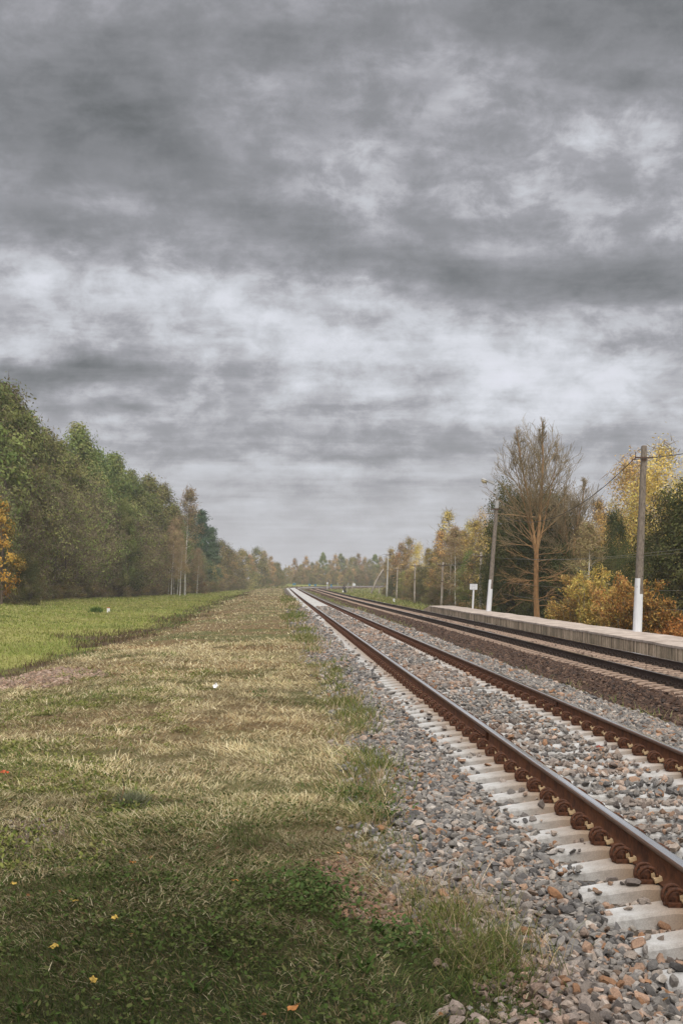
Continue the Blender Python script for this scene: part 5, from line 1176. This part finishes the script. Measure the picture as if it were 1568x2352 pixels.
fl = wn(1.3, 10, .60, (4.3, 2.2, 0), .25); fl2 = wn(3.4, 8, .6, (1.3, 7.7, 0), .2, 1.0, .7); fl3 = an(19, 10, .64, (2, 5, 0), 1.0, 1.55, .15); fl4 = an(11, 6, .55, (8.2, 3.1, 0), 1.0, 1.8, .1)
amp = smooth(el, math.radians(1), math.radians(9), .25, 1.0)
acc = mth('MULTIPLY', acc, mth('MULTIPLY_ADD', mth('GREATER_THAN', acc, 0.0), .10, .66))
v = mth('ADD', acc, base.outputs[0])
v = mth('ADD', v, mth('MULTIPLY', mth('MULTIPLY', mth('SUBTRACT', fl.outputs['Fac'], .5), .22), amp))
v = mth('ADD', v, mth('MULTIPLY', mth('MULTIPLY', mth('SUBTRACT', fl2.outputs['Fac'], .5), .16), amp))
fst = wn(2.2, 7, .58, (6.1, 3.3, 0), .15, .38, 1.0)      # long thin streaks
v = mth('ADD', v, mth('MULTIPLY', mth('MULTIPLY', mth('SUBTRACT', smooth(fst.outputs['Fac'], .30, .70), .5), .10), amp))
v = mth('ADD', v, mth('MULTIPLY', mth('MULTIPLY', mth('SUBTRACT', smooth(fl3.outputs['Fac'], .33, .67), .5), smooth(v, .5, .68, .055, .165)), amp))
# rounded, puffy structure where the layer is bright and broken
bil = mth('SUBTRACT', .55, mth('MULTIPLY', mth('ABSOLUTE', mth('SUBTRACT', fl4.outputs['Fac'], .5)), 4.0))
v = mth('ADD', v, mth('MULTIPLY', mth('MULTIPLY', bil, smooth(v, .5, .72, .02, .13)), amp))
# v is a display value: tint and make it light
v = mth('MULTIPLY_ADD', v, .86, .09)
cr = N(nt, 'ShaderNodeValToRGB'); L(v, cr.inputs[0]); ce = cr.color_ramp.elements
def lin(c): return tuple(((q / 255) / 12.92 if q / 255 < .04 else ((q / 255 + .055) / 1.055) ** 2.4) for q in c) + (1,)
ce[0].position = .30; ce[0].color = lin((80, 82, 84)); ce[1].position = 1.0; ce[1].color = lin((226, 227, 236))
for p, c in ((.42, (105, 107, 108)), (.52, (134, 135, 138)), (.62, (160, 160, 165)), (.70, (181, 181, 186)), (.80, (201, 203, 209)), (.90, (217, 219, 226))): q = ce.new(p); q.color = lin(c)
# the sky overhead and behind, out of the picture, is brighter than the dark bank ahead
up = smooth(el, math.radians(25), math.radians(46), 1.0, 4.6)
bk = smooth(Y_, .6, -.1, 1.0, 1.6)
ub = mth('MULTIPLY', up, bk); k = mth('MULTIPLY', ub, 10.3 * 2 ** -EXPO)
cm = vec('MULTIPLY', cr.outputs[0], None); kk = N(nt, 'ShaderNodeCombineXYZ'); [L(mth('MULTIPLY', k, smooth(ub, 1.0, 3.0, 1.0, f_)), kk.inputs[i]) for i, f_ in enumerate((1.045, 1.0, .925))]; L(kk.outputs[0], cm.inputs[1])
mx = N(nt, 'ShaderNodeMix', data_type='RGBA', n0=.97); L(sky.outputs[0], mx.inputs[6]); L(cm.outputs[0], mx.inputs[7])
bg = N(nt, 'ShaderNodeBackground', i_Strength=.1); L(mx.outputs[2], bg.inputs[0])
out = N(nt, 'ShaderNodeOutputWorld'); L(bg.outputs[0], out.inputs[0])

sl = bpy.data.lights.new('sun', 'SUN'); sl.energy = 1.5; sl.angle = math.radians(26); sl.color = (1, .94, .85)
so = bpy.data.objects.new('sun', sl); COL.objects.link(so)
sd = Vector((math.cos(math.radians(SUN_EL)) * math.sin(math.radians(SUN_AZ)), math.cos(math.radians(SUN_EL)) * math.cos(math.radians(SUN_AZ)), math.sin(math.radians(SUN_EL))))
so.rotation_euler = sd.to_track_quat('Z', 'Y').to_euler()

# ---------------------------------------------------------------- haze, camera, render
if HAZE:
    me = Geo().box((0, 600, 11), (2600, 2200, 26)).mesh('haze', [])
    hz = link('haze', me); kind(hz, 'stuff')
    m = bpy.data.materials.new('haze'); m.use_nodes = True; n2 = m.node_tree; n2.nodes.clear()
    pv = n2.nodes.new('ShaderNodeVolumePrincipled'); pv.inputs['Color'].default_value = (.87, .89, .915, 1); pv.inputs['Density'].default_value = HAZE; pv.inputs['Anisotropy'].default_value = 0.0
    o2 = n2.nodes.new('ShaderNodeOutputMaterial'); n2.links.new(pv.outputs[0], o2.inputs['Volume']); me.materials.append(m)
cd = bpy.data.cameras.new('camera'); cam = bpy.data.objects.new('camera', cd); COL.objects.link(cam)
cam.location = (0, 0, ZC); cam.rotation_euler = (math.pi / 2, 0, -TH)
cd.sensor_width = 36; cd.lens = 36 * FPX / 2352; cd.shift_y = (HY - 1176) / 2352; cd.clip_start = .1; cd.clip_end = 6000
scene.camera = cam
scene.view_settings.view_transform = 'Standard'; scene.view_settings.look = 'None'; scene.view_settings.gamma = 1; scene.view_settings.exposure = EXPO
scene.render.engine = 'CYCLES'; c = scene.cycles
c.max_bounces = 6; c.diffuse_bounces = 3; c.glossy_bounces = 2; c.transmission_bounces = 3; c.volume_bounces = 0; c.caustics_reflective = False; c.caustics_refractive = False
c.use_denoising = DENOISE; c.use_adaptive_sampling = False
